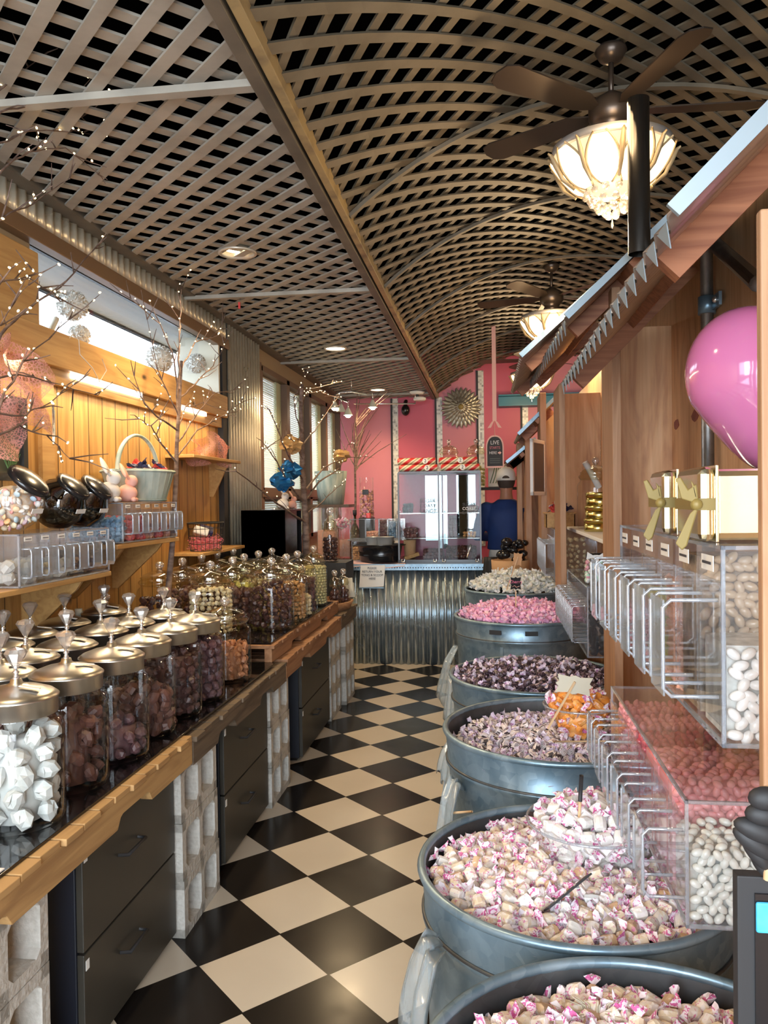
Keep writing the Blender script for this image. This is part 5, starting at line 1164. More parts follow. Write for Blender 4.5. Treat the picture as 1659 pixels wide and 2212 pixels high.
# ---- signs stuck in the sweets ----
def stick(a,b,lab,name='wooden_skewer',r=.0035,m_='pallet'): o=MB().tube([a,b],r,6).build(name,m_); return tag(o,lab,'stick')
G['stick_w']=mat('pale_stick',(.68,.46,.26),.7)
def ornate(w,h):
    return [(-w,-h),(-w*.3,-h*.86),(0,-h*1.05),(w*.3,-h*.86),(w,-h),(w*.86,-h*.3),(w*1.04,0),(w*.86,h*.3),(w,h),(w*.3,h*.86),(0,h*1.05),(-w*.3,h*.86),(-w,h),(-w*.86,h*.3),(-w*1.04,0),(-w*.86,-h*.3)]
def sign(c,w,h,rot,lab,stick_len,face_m,back_m,writing=None,stick_front=False,sl=None,name='price_sign'):
    t=thing(name,lab,'sign',c); t.rotation_euler=rot; o=ornate(w,h)
    MB().prism([(x,0,z) for x,z in o],(0,.003,0)).build('sign_board',back_m,t,bevel=.0008)
    if face_m!=back_m: MB().prism([(x*.86,-.0012,z*.86) for x,z in o],(0,.001,0)).build('sign_face',face_m,t)
    y=-.006 if stick_front else .006
    MB().bar((0,y,h*.45),((sl or 0),y,-h-stick_len),.007,.004,(0,1,0)).build('stick','stick_w',t)
    if writing: text(writing,h*.62,'pinkink',t,(0,-.0016,h*.2),(PI/2,0,0)); MB().tube([(-w*.55,-.002,-h*.5),(-w*.2,-.002,-h*.3),(w*.1,-.002,-h*.55),(w*.6,-.002,-h*.4)],.0018,5).build('flourish','pinkrib',t)
    return t
p=at(1240,1480,'y',2.78); sign(p,.060,.034,(.25,.12,.05),'blank cream card sign seen from behind on a wooden stick, over the orange taffy',.14,'cream','cream',stick_front=True,sl=-.065)
p=at(1228,1475,'y',3.45); sign(p,.055,.028,(-1.0,.2,.5),'small black sign lying back in the dark taffy behind the cream card',.05,'matte','cream')
p=at(1114,1260,'y',5.05); sign(p,.038,.045,(.05,0,.05),'small black chalk sign reading Cherry in the pink taffy',.11,'black','cream','Cherry')
p=at(1118,1208,'y',5.7); sign(p,.032,.045,(.1,.12,.05),'blank brown tag on a wooden stick in the furthest tub',.18,'kraft','kraft',stick_front=True,sl=-.05)
stick(at(1249,1800,'y',2.06),at(1256,1682,'y',2.02),'pale stick with a dark tip standing in the bowl of white taffy',r=.004,m_='stick_w'); stick(at(1253,1730,'y',2.035),at(1256,1675,'y',2.018),'dark edge-on sign on the stick in the bowl of white taffy','thin_sign',.0055,'matte')
a=at(1180,1965,'y',1.80); b_=at(1272,1890,'y',1.86); o=MB().bar(a,b_,.045,.004,(.2,.72,1)).build('black_sign','matte'); tag(o,'narrow black chalk sign lying on the cream taffy in front of the bowl','sign')
for i in range(3):
    f=.25+i*.22; q=a.lerp(b_,f); o=MB().cbox(tuple(q+Vector((0,-.012,.004))),(.012,.02,.001),None).build('chalk_mark','chalk'); o.parent=bpy.data.objects['black_sign']
stick(at(1195,1602,'y',2.62),at(1330,1601,'y',2.7),'thin wooden stick lying across the front of the third tub',r=.003,m_='stick_w')
# ---- rolls of thin bags hung on the tubs ----
def bag(pts,lab,x0,w,seed,hook=None):
    q=random.Random(seed); b=MB(); P=[Vector(p) for p in pts]; n=len(P)-1
    def fn(u,v):
        f=v*n; i=min(int(f),n-1); p=P[i].lerp(P[i+1],f-i); s=w*(.35+.75*v); return p+Vector((-(u-.5)*s*.25+.008*math.sin(14*u+seed),(u-.5)*s,.006*math.sin(19*u+3*v)-(.04*abs(math.sin(7*u+seed)) if v>.97 else 0)))
    b.grid(fn,18,12); return tag(b.build('plastic_bags','plastic',solid=.003),lab,'plastic bags','rolls of thin plastic bags hung on the tubs')
bag([at(985,1395,'y',5.0),at(965,1430,'y',4.9),at(948,1500,'y',4.85)],'thin plastic bags hanging between the pink and the dark taffy tubs',0,.22,1)
bag([at(990,1440,'y',4.2),at(975,1470,'y',4.1),at(968,1560,'y',4.0)],'thin plastic bags hanging left of the dark taffy tub',0,.22,2)
bag([at(1000,1610,'y',3.35),at(985,1600,'y',3.25),at(965,1640,'y',3.2),at(958,1680,'y',3.15)],'thin plastic bags hanging left of the third tub, upper bundle',0,.2,3)
bag([at(998,1700,'y',2.75),at(985,1690,'y',2.62),at(970,1740,'y',2.55),at(958,1850,'y',2.45)],'thin plastic bags hanging between the second and third tubs',0,.2,4)
bag([at(985,1570,'y',3.6),at(975,1590,'y',3.55),at(965,1760,'y',3.3)],'long thin plastic bags hanging beside the third tub, lower bundle',0,.16,5)
bag([at(950,2040,'y',1.75),at(925,2050,'y',1.66),at(900,2130,'y',1.60),at(882,2240,'y',1.55)],'roll of clear plastic bags in front of the second tub, nearest the camera',0,.24,6)
tag(MB().tube([at(978,1756,'y',2.5),at(1020,1753,'y',2.45)],.004,5).build('twine','stick_w'),'short twine tie holding plastic bags to the second tub','twine'); 
# feathery white thing in near tub
b=MB(); c=at(1290,2215,'y',1.47)
for i in range(34): a_=rr(0,PI); d=Vector((math.cos(a_)*.075,rr(-.03,.03),.030*math.sin(a_)+rr(0,.01))); b.tube([c+Vector((0,0,-.03)),c+d*.6+Vector((0,0,.01)),c+d],[.0022,.0016,.0006],4)
tag(b.build('raffia_tuft','cream'),'tuft of pale raffia in the nearest tub at the bottom of the photo','raffia')
# ================= booths on the right =================
XP=.80
xx=at(1129,1100,'y',7.35).x; tag(MB().box(xx,xx+.5,7.54,7.56,0,1.95).build('plywood_sheet','ply'),'plywood panel behind the furthest aisle post beside the person','panel')
struct(MB().box(XP,XP+.02,YF,9.0,0,2.42).build('wall_right_plywood','ply'))
G['knot']=noisy('plywood_knot',(.28,.06,.05),(.20,.04,.03),scale=20,rough=.5)
for i,(px,py,s) in enumerate(((1393,885,1.0),(1461,917,.8),(1502,896,.9),(1240,908,.5))):
    p=at(px,py,'x',XP-.001); b=MB(); q=random.Random(i); b.prism([(XP-.0015,p.y+.065*s*math.cos(2*PI*k/9)*q.uniform(.8,1.1),p.z+.028*s*math.sin(2*PI*k/9)*q.uniform(.8,1.1)) for k in range(9)],(.001,0,0)); struct(b.build('trim_%d'%(60+i),'knot'))
def post(pxa,pxb,X,depth,lab,z1,thick=None,py=1100):
    y=X; X=at(pxb,py,'y',y).x-(thick or .038); w=thick or .038
    o=MB().box(X,X+w,y,y+depth,0,z1).build('wood_post','stud',bevel=.003); return tag(o,lab,'post','upright studs of the booths'),y
post(0,1716,1.16,.02,'thick upright wooden stud nearest the camera at the right edge of the photo',1.90,.042)
post(0,1344,3.25,.30,'upright wooden post between the gold tins and the jar of gold tins',2.33,.034)
post(0,1223,5.0,.42,'upright wooden post left of the glass jar of gold tins',2.2,.036)
post(0,1182,6.2,.35,'upright wooden post carrying the small framed chalkboard',2.3,.045)
post(0,1149,6.9,.30,'slim upright post behind the framed chalkboard',2.1,.05)
post(0,1129,7.33,.2,'furthest upright post beside the person in blue',2.0,.045)
for (y0,y1,X0,lab) in((3.65,3.68,.52,'first'),(5.9,5.93,.5,'second'),(7.2,7.23,.47,'third')):
    tag(MB().box(X0,XP,y0,y1,.3,2.25).build('booth_divider','ply'),'plywood divider panel behind the %s aisle post'%lab,'panel')
# faint stamped letters on the plywood
t=thing('lumber_stamp','faint black mill stamp printed on the plywood beside the aisle post','stamp',(XP-.002,at(1297,1010,'x',XP).y,at(1297,1010,'x',XP).z)); G['faint']=mat('faint_stamp',(.20,.12,.07),.8)
text('USA 84 TEST',.07,'faint',t,(0,0,0),(0,-PI/2,PI),'stamp_letters')
# awnings: corrugated sheets sloping down to the aisle
def awning(lab,y0,y1,xe,ze,run,rise,teeth=True,m_='roof',skew=0,pitch=.076,wht='flash',grp='corrugated booth awnings'):
    t=thing('corrugated_awning',lab,'awning',(xe,y0,ze),group=grp); L=y1-y0; n=int(L/pitch*8); d=Vector((run,0,rise)); N=Vector((-rise,0,run)).normalized(); b=MB(); vs=[]
    for i in range(n+1):
        y=L*i/n; o=N*.011*math.cos(2*PI*y/pitch)+Vector((0,y,skew*y)); vs+= [o,o+d]
    b.add(vs,[(2*i,2*i+2,2*i+3,2*i+1) for i in range(n)],True); b.build('sheet',m_,t,solid=.0015)
    if teeth:
        b=MB(); k=0
        while (k+1)*pitch<=L:
            y=k*pitch; z=skew*y; f=-.0015
            b.prism([(f,y+pitch,z+.006+skew*pitch),(f,y+pitch*.30,z+.006),(f,y,z-pitch*.46)],(-.002,0,0)); k+=1
        b.build('hem_flashing',wht,t)
    MB().bar((0,-.004,.012),(run,-.004,rise+.012),.010,.026,tuple(N)).build('rake_flashing','flash' if teeth else 'galv',t)
    for y in (.30,L-.05):
        MB().bar((.05,y,.05*rise/run-.045+skew*y),(run,y,rise-.045+skew*y),.04,.07,tuple(N)).build('rafter','raft',t)
    MB().bar((run*.55,0,rise*.55-.035),(run*.55,L,rise*.55-.035+skew*L),.04,.035,tuple(N)).build('purlin','raft',t)
    return t
awning('nearest corrugated awning with a pale jagged metal hem above the gold tins',1.32,3.22,.292,1.945,.475,.475,pitch=.100)
awning('second corrugated awning with a pale jagged hem, below the middle chandelier',3.05,5.7,.293,2.165,.46,.43,skew=.05,pitch=.13)
awning('third corrugated awning, brown ribbed sheet hiding part of the far chandelier',4.05,5.65,.165,2.20,.44,.39,teeth=False,skew=.02,m_='roof')
awning('small dark corrugated awning over the framed chalkboard',6.35,7.3,.235,1.99,.28,.27,teeth=False,pitch=.07)
awning('lowest corrugated awning just above the white cap',7.0,7.35,.155,1.80,.25,.20,teeth=False,pitch=.07)
# wooden header and rafters seen under the first awning
# dark metal pole, galvanised pipe frame
p=at(1380,400,'y',2.93); o=MB().lathe([(.038,2.36),(.038,2.90),(.0,2.90)],20,(p.x,2.93,0),cap=False); G['dpipe']=mat('dark_chromed_pole',(.12,.11,.10),.25,.9); tag(o.build('metal_pole','dpipe'),'dark glossy metal pole standing in front of the nearest chandelier','pole')
G['pipe']=galv('galvanised_pipe',(.16,.155,.15),(.32,.31,.30),.35)
t=thing('pipe_frame','galvanised pipe frame with wall clamp behind the balloon','pipe',(0,0,0)); Xp=.765
c=at(1527,660,'x',Xp); b=MB(); b.tube([(Xp,c.y,1.2),(Xp,c.y,c.z+.22)],.022,12); b.build('upright_pipe','pipe',t); tp=Vector((Xp,c.y,c.z+.24)); b=MB(); b.tube([tp,tp+Vector((0,-.45,-.05*0+.16))],.022,12); b.tube([tp,tp+Vector((-.02,-.6,-.32))],.024,12); b.build('angled_pipe','pipe',t); b=MB(); b.sph(tp,.038,12,8); b.build('elbow_fitting','pipe',t)
b=MB(); b.lathe([(.03,-.03),(.03,.03)],16,(Xp,c.y,c.z)); b.cbox((Xp+.015,c.y,c.z),(.01,.22,.045)); b.build('wall_clamp','galv',t)
for dy in(-.085,.085): MB().sph((Xp+.005,c.y+dy,c.z),.011,8,6).build('clamp_screw','chrome',t)
# ---------- bins on the right ----------
LB=dict(face=-1)
UN=bins('upper clear acrylic scoop bins of white and tan almonds, carrying the gold tins',.36,1.30,1.115,.36,.97,.315,6,-1,hh=.155,hp=.085)
LO=bins('lower clear acrylic scoop bins of white and pink jelly beans above the second tub',.36,1.545,.70,.36,.92,.24,6,-1,hh=.13,hp=.075,labels=False)
M3=bins('clear acrylic scoop bins with dark sweets beside the post, over the fourth tub',.45,3.80,.76,.30,.95,.33,9,-1,hh=.17,hp=.07,labels=False)
M4=bins('furthest clear acrylic scoop bins of brown sweets, over the pink taffy tub',.44,5.55,.93,.28,.95,.36,9,-1,hh=.22,hp=.06,labels=False)
for x0_,x1_,y0_,z_,t_ in((.37,.72,1.30,1.11,'upper'),(.37,.78,1.56,.695,'lower')):
    tag(MB().box(x0_+.06,XP,y0_+.05,y0_+.85,z_-.022,z_-.002).build('bin_shelf','acryl'),'clear shelf carrying the %s scoop bins'%t_,'shelf')
def bean(nm,c,rx,rl): 
    G[nm]=noisy(nm,c,tuple(min(1,q*1.06) for q in c),scale=15,rough=.18,coat=.4,rv=.14); b=MB(); b.sph((0,0,0),rx,10,8,(rl/rx,1,.93)); return b.mesh(nm,nm)
wbean=bean('white_jelly_bean',(.78,.79,.74),.0085,.0125); pbean=bean('pink_jelly_bean',(.90,.34,.35),.0085,.0125); rbean=bean('brown_jelly_bean',(.38,.14,.10),.0085,.0125); walm=bean('white_almond',(.80,.79,.77),.0088,.0135); talm=bean('tan_almond',(.55,.40,.26),.0088,.0135); lpb=bean('rose_jelly_bean',(.62,.09,.12),.0085,.0125)
G['heapw']=noisy('shaded_white_beans',(.46,.46,.43),(.72,.72,.68),scale=45,rough=.5); G['heapt']=noisy('shaded_tan_beans',(.16,.11,.07),(.42,.3,.19),scale=45,rough=.5)  # heap cores toned down, shade between the front pieces put into the colour
def wall_layer(x0,x1,y,z0,z1,sx,sz,me,name,lab,cat,grp,nmax,z1f=None,seed=0):
    q=random.Random(seed); z=z0+sz*.5; k=0; n=0
    while z<z1:
        x=x0+sx*(.5+.5*(k%2))
        while x<x1-sx*.3:
            if (z1f is None or z<z1f(x)) and n<nmax:
                o=bpy.data.objects.new(name,me); COL.objects.link(o); o.location=(x+q.uniform(-.2,.2)*sx,y+q.uniform(0,.003),z+q.uniform(-.2,.2)*sz); o.rotation_euler=(q.uniform(-.3,.3),q.uniform(-1.3,1.3),q.uniform(-.4,.4)); tag(o,lab,cat,grp); n+=1
            x+=sx
        z+=sz; k+=1
    return n
def top_layer(x0,x1,y0,y1,z,s,me,name,lab,cat,grp,nmax,seed=0,slope=0):
    q=random.Random(seed); n=0; y=y0+s*.5; k=0
    while y<y1:
        x=x0+s*(.5+.5*(k%2))
        while x<x1:
            if n<nmax: o=bpy.data.objects.new(name,me); COL.objects.link(o); o.location=(x+q.uniform(-.2,.2)*s,y+q.uniform(-.2,.2)*s,z+slope*(y-y0)+q.uniform(-.003,.004)); o.rotation_euler=(q.uniform(-.3,.3),q.uniform(-.4,.4),q.uniform(0,6)); tag(o,lab,cat,grp); n+=1
            x+=s*1.15
        y+=s; k+=1
def solid(x0,x1,y0,y1,z0,z1,m_,name,lab): tag(MB().box(x0,x1,y0,y1,z0,z1).build(name,m_),lab,'sweets',None,'stuff')
W6=.92/6; X0,X1=.372,.708
wall_layer(X0,X1,1.562,.706,.86,.0190,.0150,wbean,'white_jelly_bean','white jelly bean pressed against the near wall of the lower bins','jelly bean','white jelly beans in the lower bins',230,lambda x:.852+.02*math.sin(9*x),1)
solid(X0,X1,1.574,1.545+W6-.006,.706,.83,'heapw','white_bean_heap','heap of white jelly beans behind the front layer in the lower bins')
top_layer(X0,X1,1.57,1.545+W6-.01,.838,.021,wbean,'white_jelly_bean','white jelly bean on top of the heap in the nearest lower bin','jelly bean','white jelly beans on the nearest lower bin heap',110,2,.05)
wall_layer(X0,X1,1.545+W6+.014,.80,.915,.0190,.0150,pbean,'pink_jelly_bean','pink jelly bean against the divider of the second lower bin','jelly bean','pink jelly beans in the second lower bin',110,None,3)
solid(X0,X1,1.545+W6+.026,1.545+2*W6-.006,.706,.905,'pink_jelly_bean','pink_bean_heap','heap of pink jelly beans in the second lower bin')
top_layer(X0,X1,1.545+W6+.01,1.545+2*W6-.01,.913,.022,pbean,'pink_jelly_bean','pink jelly bean on top of the heap in the second lower bin','jelly bean','pink jelly beans on the second lower bin heap',90,4)
solid(X0,X1,1.545+2*W6+.01,1.545+3*W6-.006,.706,.90,'pink_jelly_bean','mixed_bean_heap','heap of pink and brown jelly beans in the third lower bin')
top_layer(X0,X1,1.545+2*W6+.01,1.545+3*W6-.01,.908,.023,pbean,'pink_jelly_bean','pink jelly bean on top of the heap in the third lower bin','jelly bean','pink jelly beans on the third lower bin heap',60,5)
top_layer(X0+.1,X1,1.545+2*W6+.06,1.545+3*W6-.01,.918,.03,rbean,'brown_jelly_bean','brown jelly bean scattered on the third lower bin heap','jelly bean','brown jelly beans on the third lower bin heap',30,6)
for i,m_ in((3,'rose_jelly_bean'),(4,'pink_jelly_bean'),(5,'pink_jelly_bean')):
    pile_box(X0,X1,1.545+i*W6+.008,1.545+(i+1)*W6-.006,.706,.195,.02,[lpb if i==3 else pbean],'jelly_beans','heap of %s jelly beans in the %s lower bin'%(('deep red','pink','pale pink')[i-3],('fourth','fifth','sixth')[i-3]),'jelly beans')
V6=.97/6
wall_layer(X0,X1,1.30+.016,1.122,1.31,.0205,.0158,walm,'white_almond','white sugared almond against the near wall of the upper bins','sugared almond','white sugared almonds in the upper bins',220,lambda x:1.285+.02*math.sin(12*x),7)
solid(X0,X1,1.33,1.30+V6-.006,1.122,1.27,'heapw','almond_heap','heap of white sugared almonds behind the front layer in the upper bins')
wall_layer(X0,X1,1.30+V6+.016,1.26,1.41,.0205,.016,talm,'tan_almond','tan sugared almond in the second upper bin','sugared almond','tan sugared almonds in the second upper bin',170,None,8)
solid(X0,X1,1.30+V6+.03,1.30+2*V6-.006,1.122,1.40,'heapt','tan_almond_heap','heap of tan sugared almonds in the second upper bin')
for i,c_ in((2,'peach'),(3,'lime'),(4,'pinkc'),(5,'pinkc')): pile_box(X0,X1,1.30+i*V6+.008,1.30+(i+1)*V6-.006,1.122,(.22,.17,.14,.12)[i-2],.024,CR_[c_] if c_ in CR_ else MS[c_],'bin_sweets','sweets in the %s compartment of the upper right bins'%('third','fourth','fifth','sixth')[i-2],'sweets')
pile_box(.47,.72,3.82,3.95,.765,.24,.035,[rock_mesh('dark_wrap','black',.022,31,.8,.2)],'dark_sweets','glossy black wrapped sweets in the nearest bin beside the post','sweets')
pile_box(.46,.70,5.57,5.75,.94,.30,.04,MS['pale_nut'],'brown_sweets','pale brown sweets in the furthest scoop bins','sweets')
G['clearbag']=G['plastic']
# ---------- gold tins with bows ----------
def gold_tin(px0,px1,py0,py1,y,lab,dep):
    a=at(px0,py1,'y',y); b_=at(px1,py0,'y',y); 
    t=thing('gold_tin',lab,'tin',(a.x,y,1.4315),group='gold gift tins with ribbon bows'); h=b_.z-a.z; L=.20; w_=dep
    def rbox(x0,x1,yy0,yy1,z0,z1,nm,m_): MB().box(x0,x1,yy0,yy1,z0,z1).build(nm,m_,t,bevel=.012)
    rbox(.022,L,0,w_,.002,h-.004,'tin_body','gold'); rbox(0,.028,-.003,w_+.003,0,h,'tin_lid','gold')
    MB().box(.026,.031,-.005,w_+.005,-.001,h+.003).build('lid_seam','gold',t,bevel=.001)
    MB().box(-.002,.03,-.0045,w_+.0045,h*.42,h*.58).build('ribbon_band','goldbow',t)
    zc=h*.5; bow=MB()
    for pts in ([(-.004,0),(-.046,.014),(-.060,.066),(-.048,.070),(-.030,.038),(-.010,.052)],[(-.004,0),(-.014,.048),(-.024,.062),(-.016,.02)],[(-.004,-.002),(-.026,-.022),(-.062,-.098),(-.046,-.116),(-.034,-.104),(-.012,-.03)]):
        bow.prism([(x*.66,-.012,zc+z*.66) for x,z in pts],(.004,.016,0))
    bow.sph((-.006,-.008,zc),.011,8,6); bow.build('ribbon_bow','goldbow',t,bevel=.002)
    return t
a=gold_tin(1432,1520,990,1130,1.66,'smaller gold tin with a ribbon bow on top of the upper bins, left one',.13); a.location=(at(1432,1130,'y',1.66).x,1.66,1.4315)
a=gold_tin(1510,1645,978,1142,1.40,'larger gold tin with a ribbon bow, partly behind the balloon',.16)
# ---------- balloon ----------
p=at(1628,815,'y',1.62); b=MB(); r=.122; pr=[]
for i in range(25):
    a=PI*i/24; z=-math.cos(a); rad=math.sin(a)
    if z<0: z*=1.42; rad=rad**(1.0) * (1-.10*math.sin(PI*min(1,-z/1.42)))
    pr.append((rad*r,z*r*1.12))
b.lathe(pr,40,cap=False,rot=Euler((0,-.38,0)).to_matrix()); G['ball']=noisy('pink_latex',(.60,.16,.36),(.58,.18,.37),scale=3,rough=.12,coat=.6)
ba=b.build('balloon','ball'); ba.location=(p.x,1.62,p.z); tag(ba,'big glossy pink balloon in front of the plywood at the right edge','balloon')
kk=MB().lathe([(.0,-.20),(.012,-.20),(.004,-.185),(.002,-.18)],10,cap=False,rot=Euler((0,-.38,0)).to_matrix()).build('balloon_knot','ball',ba)
# ---------- shelf, glass jar and gold tins between the posts ----------
ys=4.15
t=thing('wall_shelf','white wall shelf carrying the glass jar and round gold tins','shelf',(.0,0,0)); zsh=1.305
MB().box(.53,XP,3.75,5.6,zsh-.02,zsh).build('board','white',t,bevel=.003)
p=at(1275,1150,'x',.62)
jj=put(GJ,.675,5.22,zsh,'tall glass jar on the white shelf behind the round gold tins','jars on the right wall',(.98,.98,1.18))
G['goldt']=mat('bright_gold_tin',(.72,.60,.22),.22,1)
for i in range(3):
    tt=thing('round_gold_tin','round gold tin on the white shelf, %s of the stack of three'%('bottom','middle','top')[i],'tin',(.635+.006*i,4.80,zsh+i*.076),group='stack of round gold tins'); tt.scale=(1.3,1.3,1.05); MB().lathe([(.062,0),(.064,.003),(.064,.052)],32).build('tin_body','goldt',tt); MB().lathe([(.066,.05),(.066,.068),(.062,.072)],32).build('tin_lid','goldt',tt)
tt=thing('plastic_scoop','white plastic scoop leaning over the tall glass jar on the white shelf','scoop',(.655,5.20,zsh+.36)); MB().tube([(-.05,-.02,.06),(.04,.02,-.10)],.02,8).build('handle','white',tt)
# ribboned candy jars on top of the third bins
for i,(x,y,lb) in enumerate(((.50,3.93,'left'),(.60,3.87,'right'))):
    t=thing('gift_jar','small jar of pink and green sweets tied with silver ribbon, %s one on the bins'%lb,'jar',(x,y,1.092),group='ribboned gift jars'); MB().lathe([(.045,0),(.047,.01),(.047,.10),(.036,.125)],20,cap=False).build('glass_body','glass',t); MB().lathe([(.042,.125),(.042,.145),(0,.147)],20).build('black_lid','black',t)
    b=MB()
    for k in range(60): a_=rr(0,6.28); b.k=k%3; b.sph((.038*math.cos(a_),.038*math.sin(a_),rr(.012,.105)),.011,6,4)
    G.setdefault('mint',mat('mint_sweet',(.45,.72,.55),.4)); b.build('striped_sweets',['pinkc','mint','white'],t)
    b=MB(); b.box(-.012,.012,-.05,-.048,.06,.14)
    for s in(-1,1): b.prism([(0,-.05,.13),(s*.04,-.055,.155),(s*.045,-.055,.12)],(0,.002,0)); b.prism([(0,-.05,.12),(s*.02,-.055,.05),(s*.035,-.055,.055)],(0,.002,0))
    b.build('silver_ribbon','white',t)
# framed chalkboard on post
p=at(1165,1010,'y',6.02); t=thing('framed_chalkboard','small chalkboard in a pale frame hung on the aisle post','chalkboard',(p.x,p.y,p.z),rz=-.33); hy,hz=.17,.205
MB().box(-.022,0,-hy,hy,-hz,-hz+.028).box(-.022,0,-hy,hy,hz-.028,hz).box(-.022,0,-hy,-hy+.03,-hz,hz).box(-.022,0,hy-.03,hy,-hz,hz).build('frame','white',t,bevel=.003); G['cboard']=mat('grey_chalkboard',(.13,.12,.12),.7); MB().box(-.008,-.002,-hy+.03,hy-.03,-hz+.028,hz-.028).build('board_face','cboard',t)
b=MB()
for i,z in enumerate((.12,.07,.02,-.03,-.08,-.13)): b.box(-.0095,-.008,-.11+.01*i,.10-.02*(i%2),z,z+.012)
b.build('chalk_lines','chalk',t)
# wooden berry box with packets on the far bins
t=thing('berry_basket','small square wooden berry basket on the furthest scoop bins','basket',(.50,5.85,1.292)); 
for a in((-.10,.10,-.10,-.094),(-.10,.10,.094,.10),(-.10,-.094,-.1,.1),(.094,.10,-.1,.1)): MB().box(a[0],a[1],a[2],a[3],0,.10).build('side_slat','pallet',t)
MB().box(-.11,.11,-.11,.11,.095,.105).build('top_band','pallet',t)
for i in range(7):
    o=bpy.data.objects.new('wrapped_bar',wb[i%3]); COL.objects.link(o); o.location=(.50+rr(-.06,.06),5.85+rr(-.06,.06),1.41+rr(0,.05)); o.rotation_euler=(rr(-1,1),rr(-1,1),rr(0,3)); tag(o,('dark','red','white')[i%3]+' wrapped packet in the berry basket on the furthest bins','candy bar','packets in the berry basket')
# wooden bucket and black sweets by the man
t=thing('wooden_tray_box','round light wooden box of shiny black packets between the white taffy and the person','box',(.17,6.62,.90)); MB().lathe([(.15,0),(.155,.10),(.145,.10),(.14,.01),(0,.01)],28,cap=False).build('box_wall','kraft',t)
tag(MB().lathe([(.12,0),(.12,.90)],20,(.17,6.62,0)).build('round_stand','matte'),'dark round stand under the light wooden box','stand')
b=MB(); q=random.Random(5)
for i in range(16): b.sph((.20+q.uniform(-.10,.10),6.62+q.uniform(-.08,.08),1.0+q.uniform(0,.15)),q.uniform(.03,.05),8,6,(1,1,.8))
tag(b.build('black_packets','black'),'shiny black packets heaped in the light wooden box','packets',None,'stuff')
# ---------- foreground sign and iron scroll ----------
p0=at(1592,1892,'y',1.02); t=thing('framed_sign','black framed board with a blue painted patch at the lower right edge','sign',(p0.x,1.02,p0.z))
MB().box(0,.16,0,.02,-.40,0).build('frame_board','matte',t,bevel=.002); MB().box(.020,.16,-.003,.0,-.40,-.02).build('frame_face','black',t)
G['bluep']=noisy('bright_blue_paint',(.05,.42,.75),(.08,.5,.8),scale=60,rough=.6); q0=at(1634,1950,'y',1.013); q1=at(1700,2020,'y',1.013); MB().box(q0.x-p0.x,q1.x-p0.x,-.0075,-.002,q1.z-p0.z,q0.z-p0.z).build('blue_patch','bluep',t,bevel=.004)
t=thing('iron_scroll','black ribbed iron scroll above the framed sign','ornament',(0,0,0))
for i,(px,py,rx,rz,an) in enumerate(((1655,1725,.016,.014,0),(1650,1760,.017,.013,.1),(1640,1795,.024,.013,.35),(1632,1822,.024,.012,.6),(1634,1843,.020,.010,.9),(1640,1862,.015,.008,1.1))):
    c=at(px,py,'y',.98+.008*i); b=MB(); b.sph((0,0,0),1,14,8,(rx*1.3,.012,rz),Euler((0,an,0)).to_matrix()); o=b.build('rib','matte',t); o.location=c
tag(MB().tube([at(1662,1700,'y',1.01),at(1660,1900,'y',1.01)],.006,8).build('hanging_rod','stick_w'),'wooden rod behind the black iron scroll','rod')
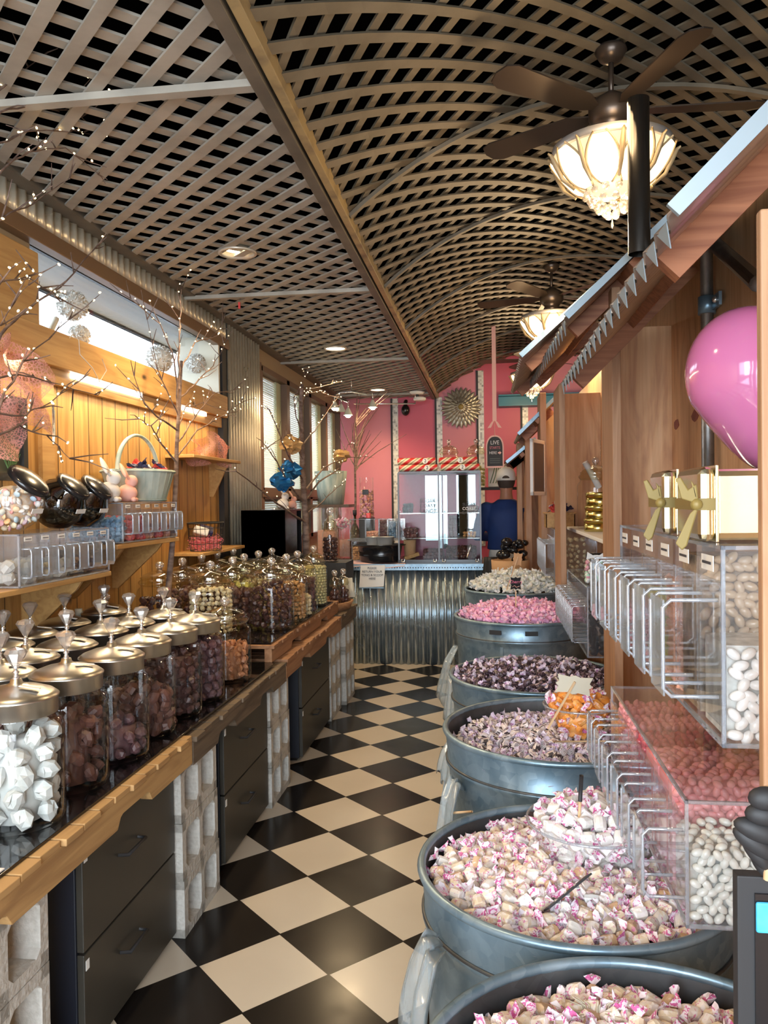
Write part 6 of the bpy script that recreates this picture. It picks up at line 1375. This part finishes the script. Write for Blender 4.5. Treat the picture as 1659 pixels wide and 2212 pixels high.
# ================= chandelier fans =================
G['shade']=emis('glowing_shade_glass',(1,.78,.45),2.6); G['bronze']=mat('oil_rubbed_bronze',(.075,.055,.042),.32,.6); G['tray']=mat('satin_tray',(.42,.39,.36),.4,.5); G['cream_metal']=mat('cream_filigree',(.42,.30,.16),.45,.2); G['wl2']=emis('glow_panel',(1,.74,.42),.9)
def chandelier():
    t=thing('chandelier_fan','','ceiling fan light')
    MB().lathe([(0,0),(.065,0),(.07,-.015),(.05,-.045),(.02,-.06),(0,-.06)],24,cap=False).build('canopy_mount','bronze',t)
    MB().lathe([(.012,-.05),(.012,-.20)],12).build('downrod','bronze',t)
    MB().lathe([(.015,-.17),(.05,-.19),(.085,-.21),(.10,-.235),(.10,-.275),(.08,-.30),(.06,-.32),(.07,-.335),(.07,-.35),(.05,-.36)],32,cap=False).build('motor_housing','bronze',t)
    for k,a in enumerate((2.57,1.31,.05,-1.2,-2.46)):
        b=MB(); rot=Euler((.18,0,0)).to_matrix()
        pts=[(.10,-.02),(.18,-.055),(.60,-.07),(.645,-.05),(.66,0),(.645,.05),(.60,.07),(.18,.055),(.10,.02)]
        b.prism([rot@Vector((x,y,0)) for x,y in pts],(0,0,.006)); o=b.build('fan_blade','bronze',t); o.location=(0,0,-.255); o.rotation_euler=(0,0,a)
    MB().lathe([(.05,-.355),(.24,-.385),(.262,-.392),(.262,-.418),(.25,-.42),(.05,-.40)],48,cap=False).build('light_tray','tray',t)
    MB().lathe([(.245,-.415),(.235,-.43),(.19,-.50),(.12,-.55),(.06,-.565),(0,-.568)],36,cap=False).build('inner_bowl','wl2',t)
    n=9; pm=None
    for i in range(n):
        a=2*PI*i/n+.2; 
        def pt(u,v,off=0):
            w=.075*math.sin(PI*min(.98,max(.04,v*.86+.06)))**.75; rr_=.115+.155*v**.75+off; z=-.565+.145*v**1.25; an=a+(u-.5)*2*w/(rr_); return Vector((rr_*math.cos(an),rr_*math.sin(an),z+.0))
        b=MB(); b.grid(lambda u,v:pt(.5+(u-.5)*.86,.03+v*.92,.004),6,8); b.build('petal_shade','shade',t,solid=.002)
        b=MB(); 
        for s in(0,1): b.tube([pt(s,v/10,.007) for v in range(11)],.0045,5)
        b.build('petal_rim','cream_metal',t)
        am=a+PI/n; b=MB(); b.tube([Vector((q*math.cos(am),q*math.sin(am),z)) for q,z in((.17,-.56),(.225,-.52),(.255,-.465),(.275,-.43),(.29,-.42))],[.006,.009,.012,.008,.004],6); b.build('filigree','cream_metal',t)
    cm=None
    for ring,(q,z,m_,s) in enumerate(((.115,-.575,13,.017),(.088,-.605,10,.018),(.055,-.635,7,.019),(.015,-.66,2,.018))):
        for i in range(m_):
            if cm is None: b=MB(); b.sph((0,0,0),1,7,5); b.sm=[False]*len(b.f); cm=b.mesh('crystal_drop','crystal')
            o=bpy.data.objects.new('crystal_drop',cm); COL.objects.link(o); o.parent=t; a=2*PI*i/m_+ring; o.location=(q*math.cos(a),q*math.sin(a),z); o.scale=(s,)*3; o.rotation_euler=(ring,i,0)
    MB().lathe([(0,-.668),(.004,-.685),(.006,-.70),(0,-.712)],8).build('pendant_drop','crystal',t)
    return t
CH=chandelier()
for i,(x,y,lab) in enumerate(((.50,3.30,'nearest chandelier ceiling fan with glowing petal shades, partly behind the dark pole'),(.495,6.28,'middle chandelier ceiling fan with glowing petal shades, above the second awning'),(.49,9.1,'furthest chandelier ceiling fan with glowing petal shades, near the pink wall'))):
    o=CH if i==0 else dup(CH); o.location=(x,y,3.285-.0); o.scale=(.89,.89,1); o.rotation_euler=(0,0,i*.3); tag(o,lab,'ceiling fan light','chandelier fans along the vault')
    for (dz,e) in((-.60,15),(-.30,4)):
        l=bpy.data.lights.new('chandelier_bulb','POINT'); l.energy=e; l.color=(1,.70,.38); l.shadow_soft_size=.09; lo=bpy.data.objects.new('chandelier_bulb',l); COL.objects.link(lo); lo.location=(x,y,3.285+(-.74 if dz<-.5 else -.37)) if dz<-.5 else (x+.0,y-.33,3.285-.42)
# small red tag by the ceiling
tag(MB().cbox(at(517,660,'z',2.72),(.012,.012,.04)).build('red_tag','wrapr'),'tiny red tag hanging on a wire below the lattice','tag')
for o in (list(bpy.data.objects)):
    if o.type in('MESH','FONT') and o.parent is None and not o.get('label') and o.get('kind')!='structure': print('UNLABELLED',o.name)
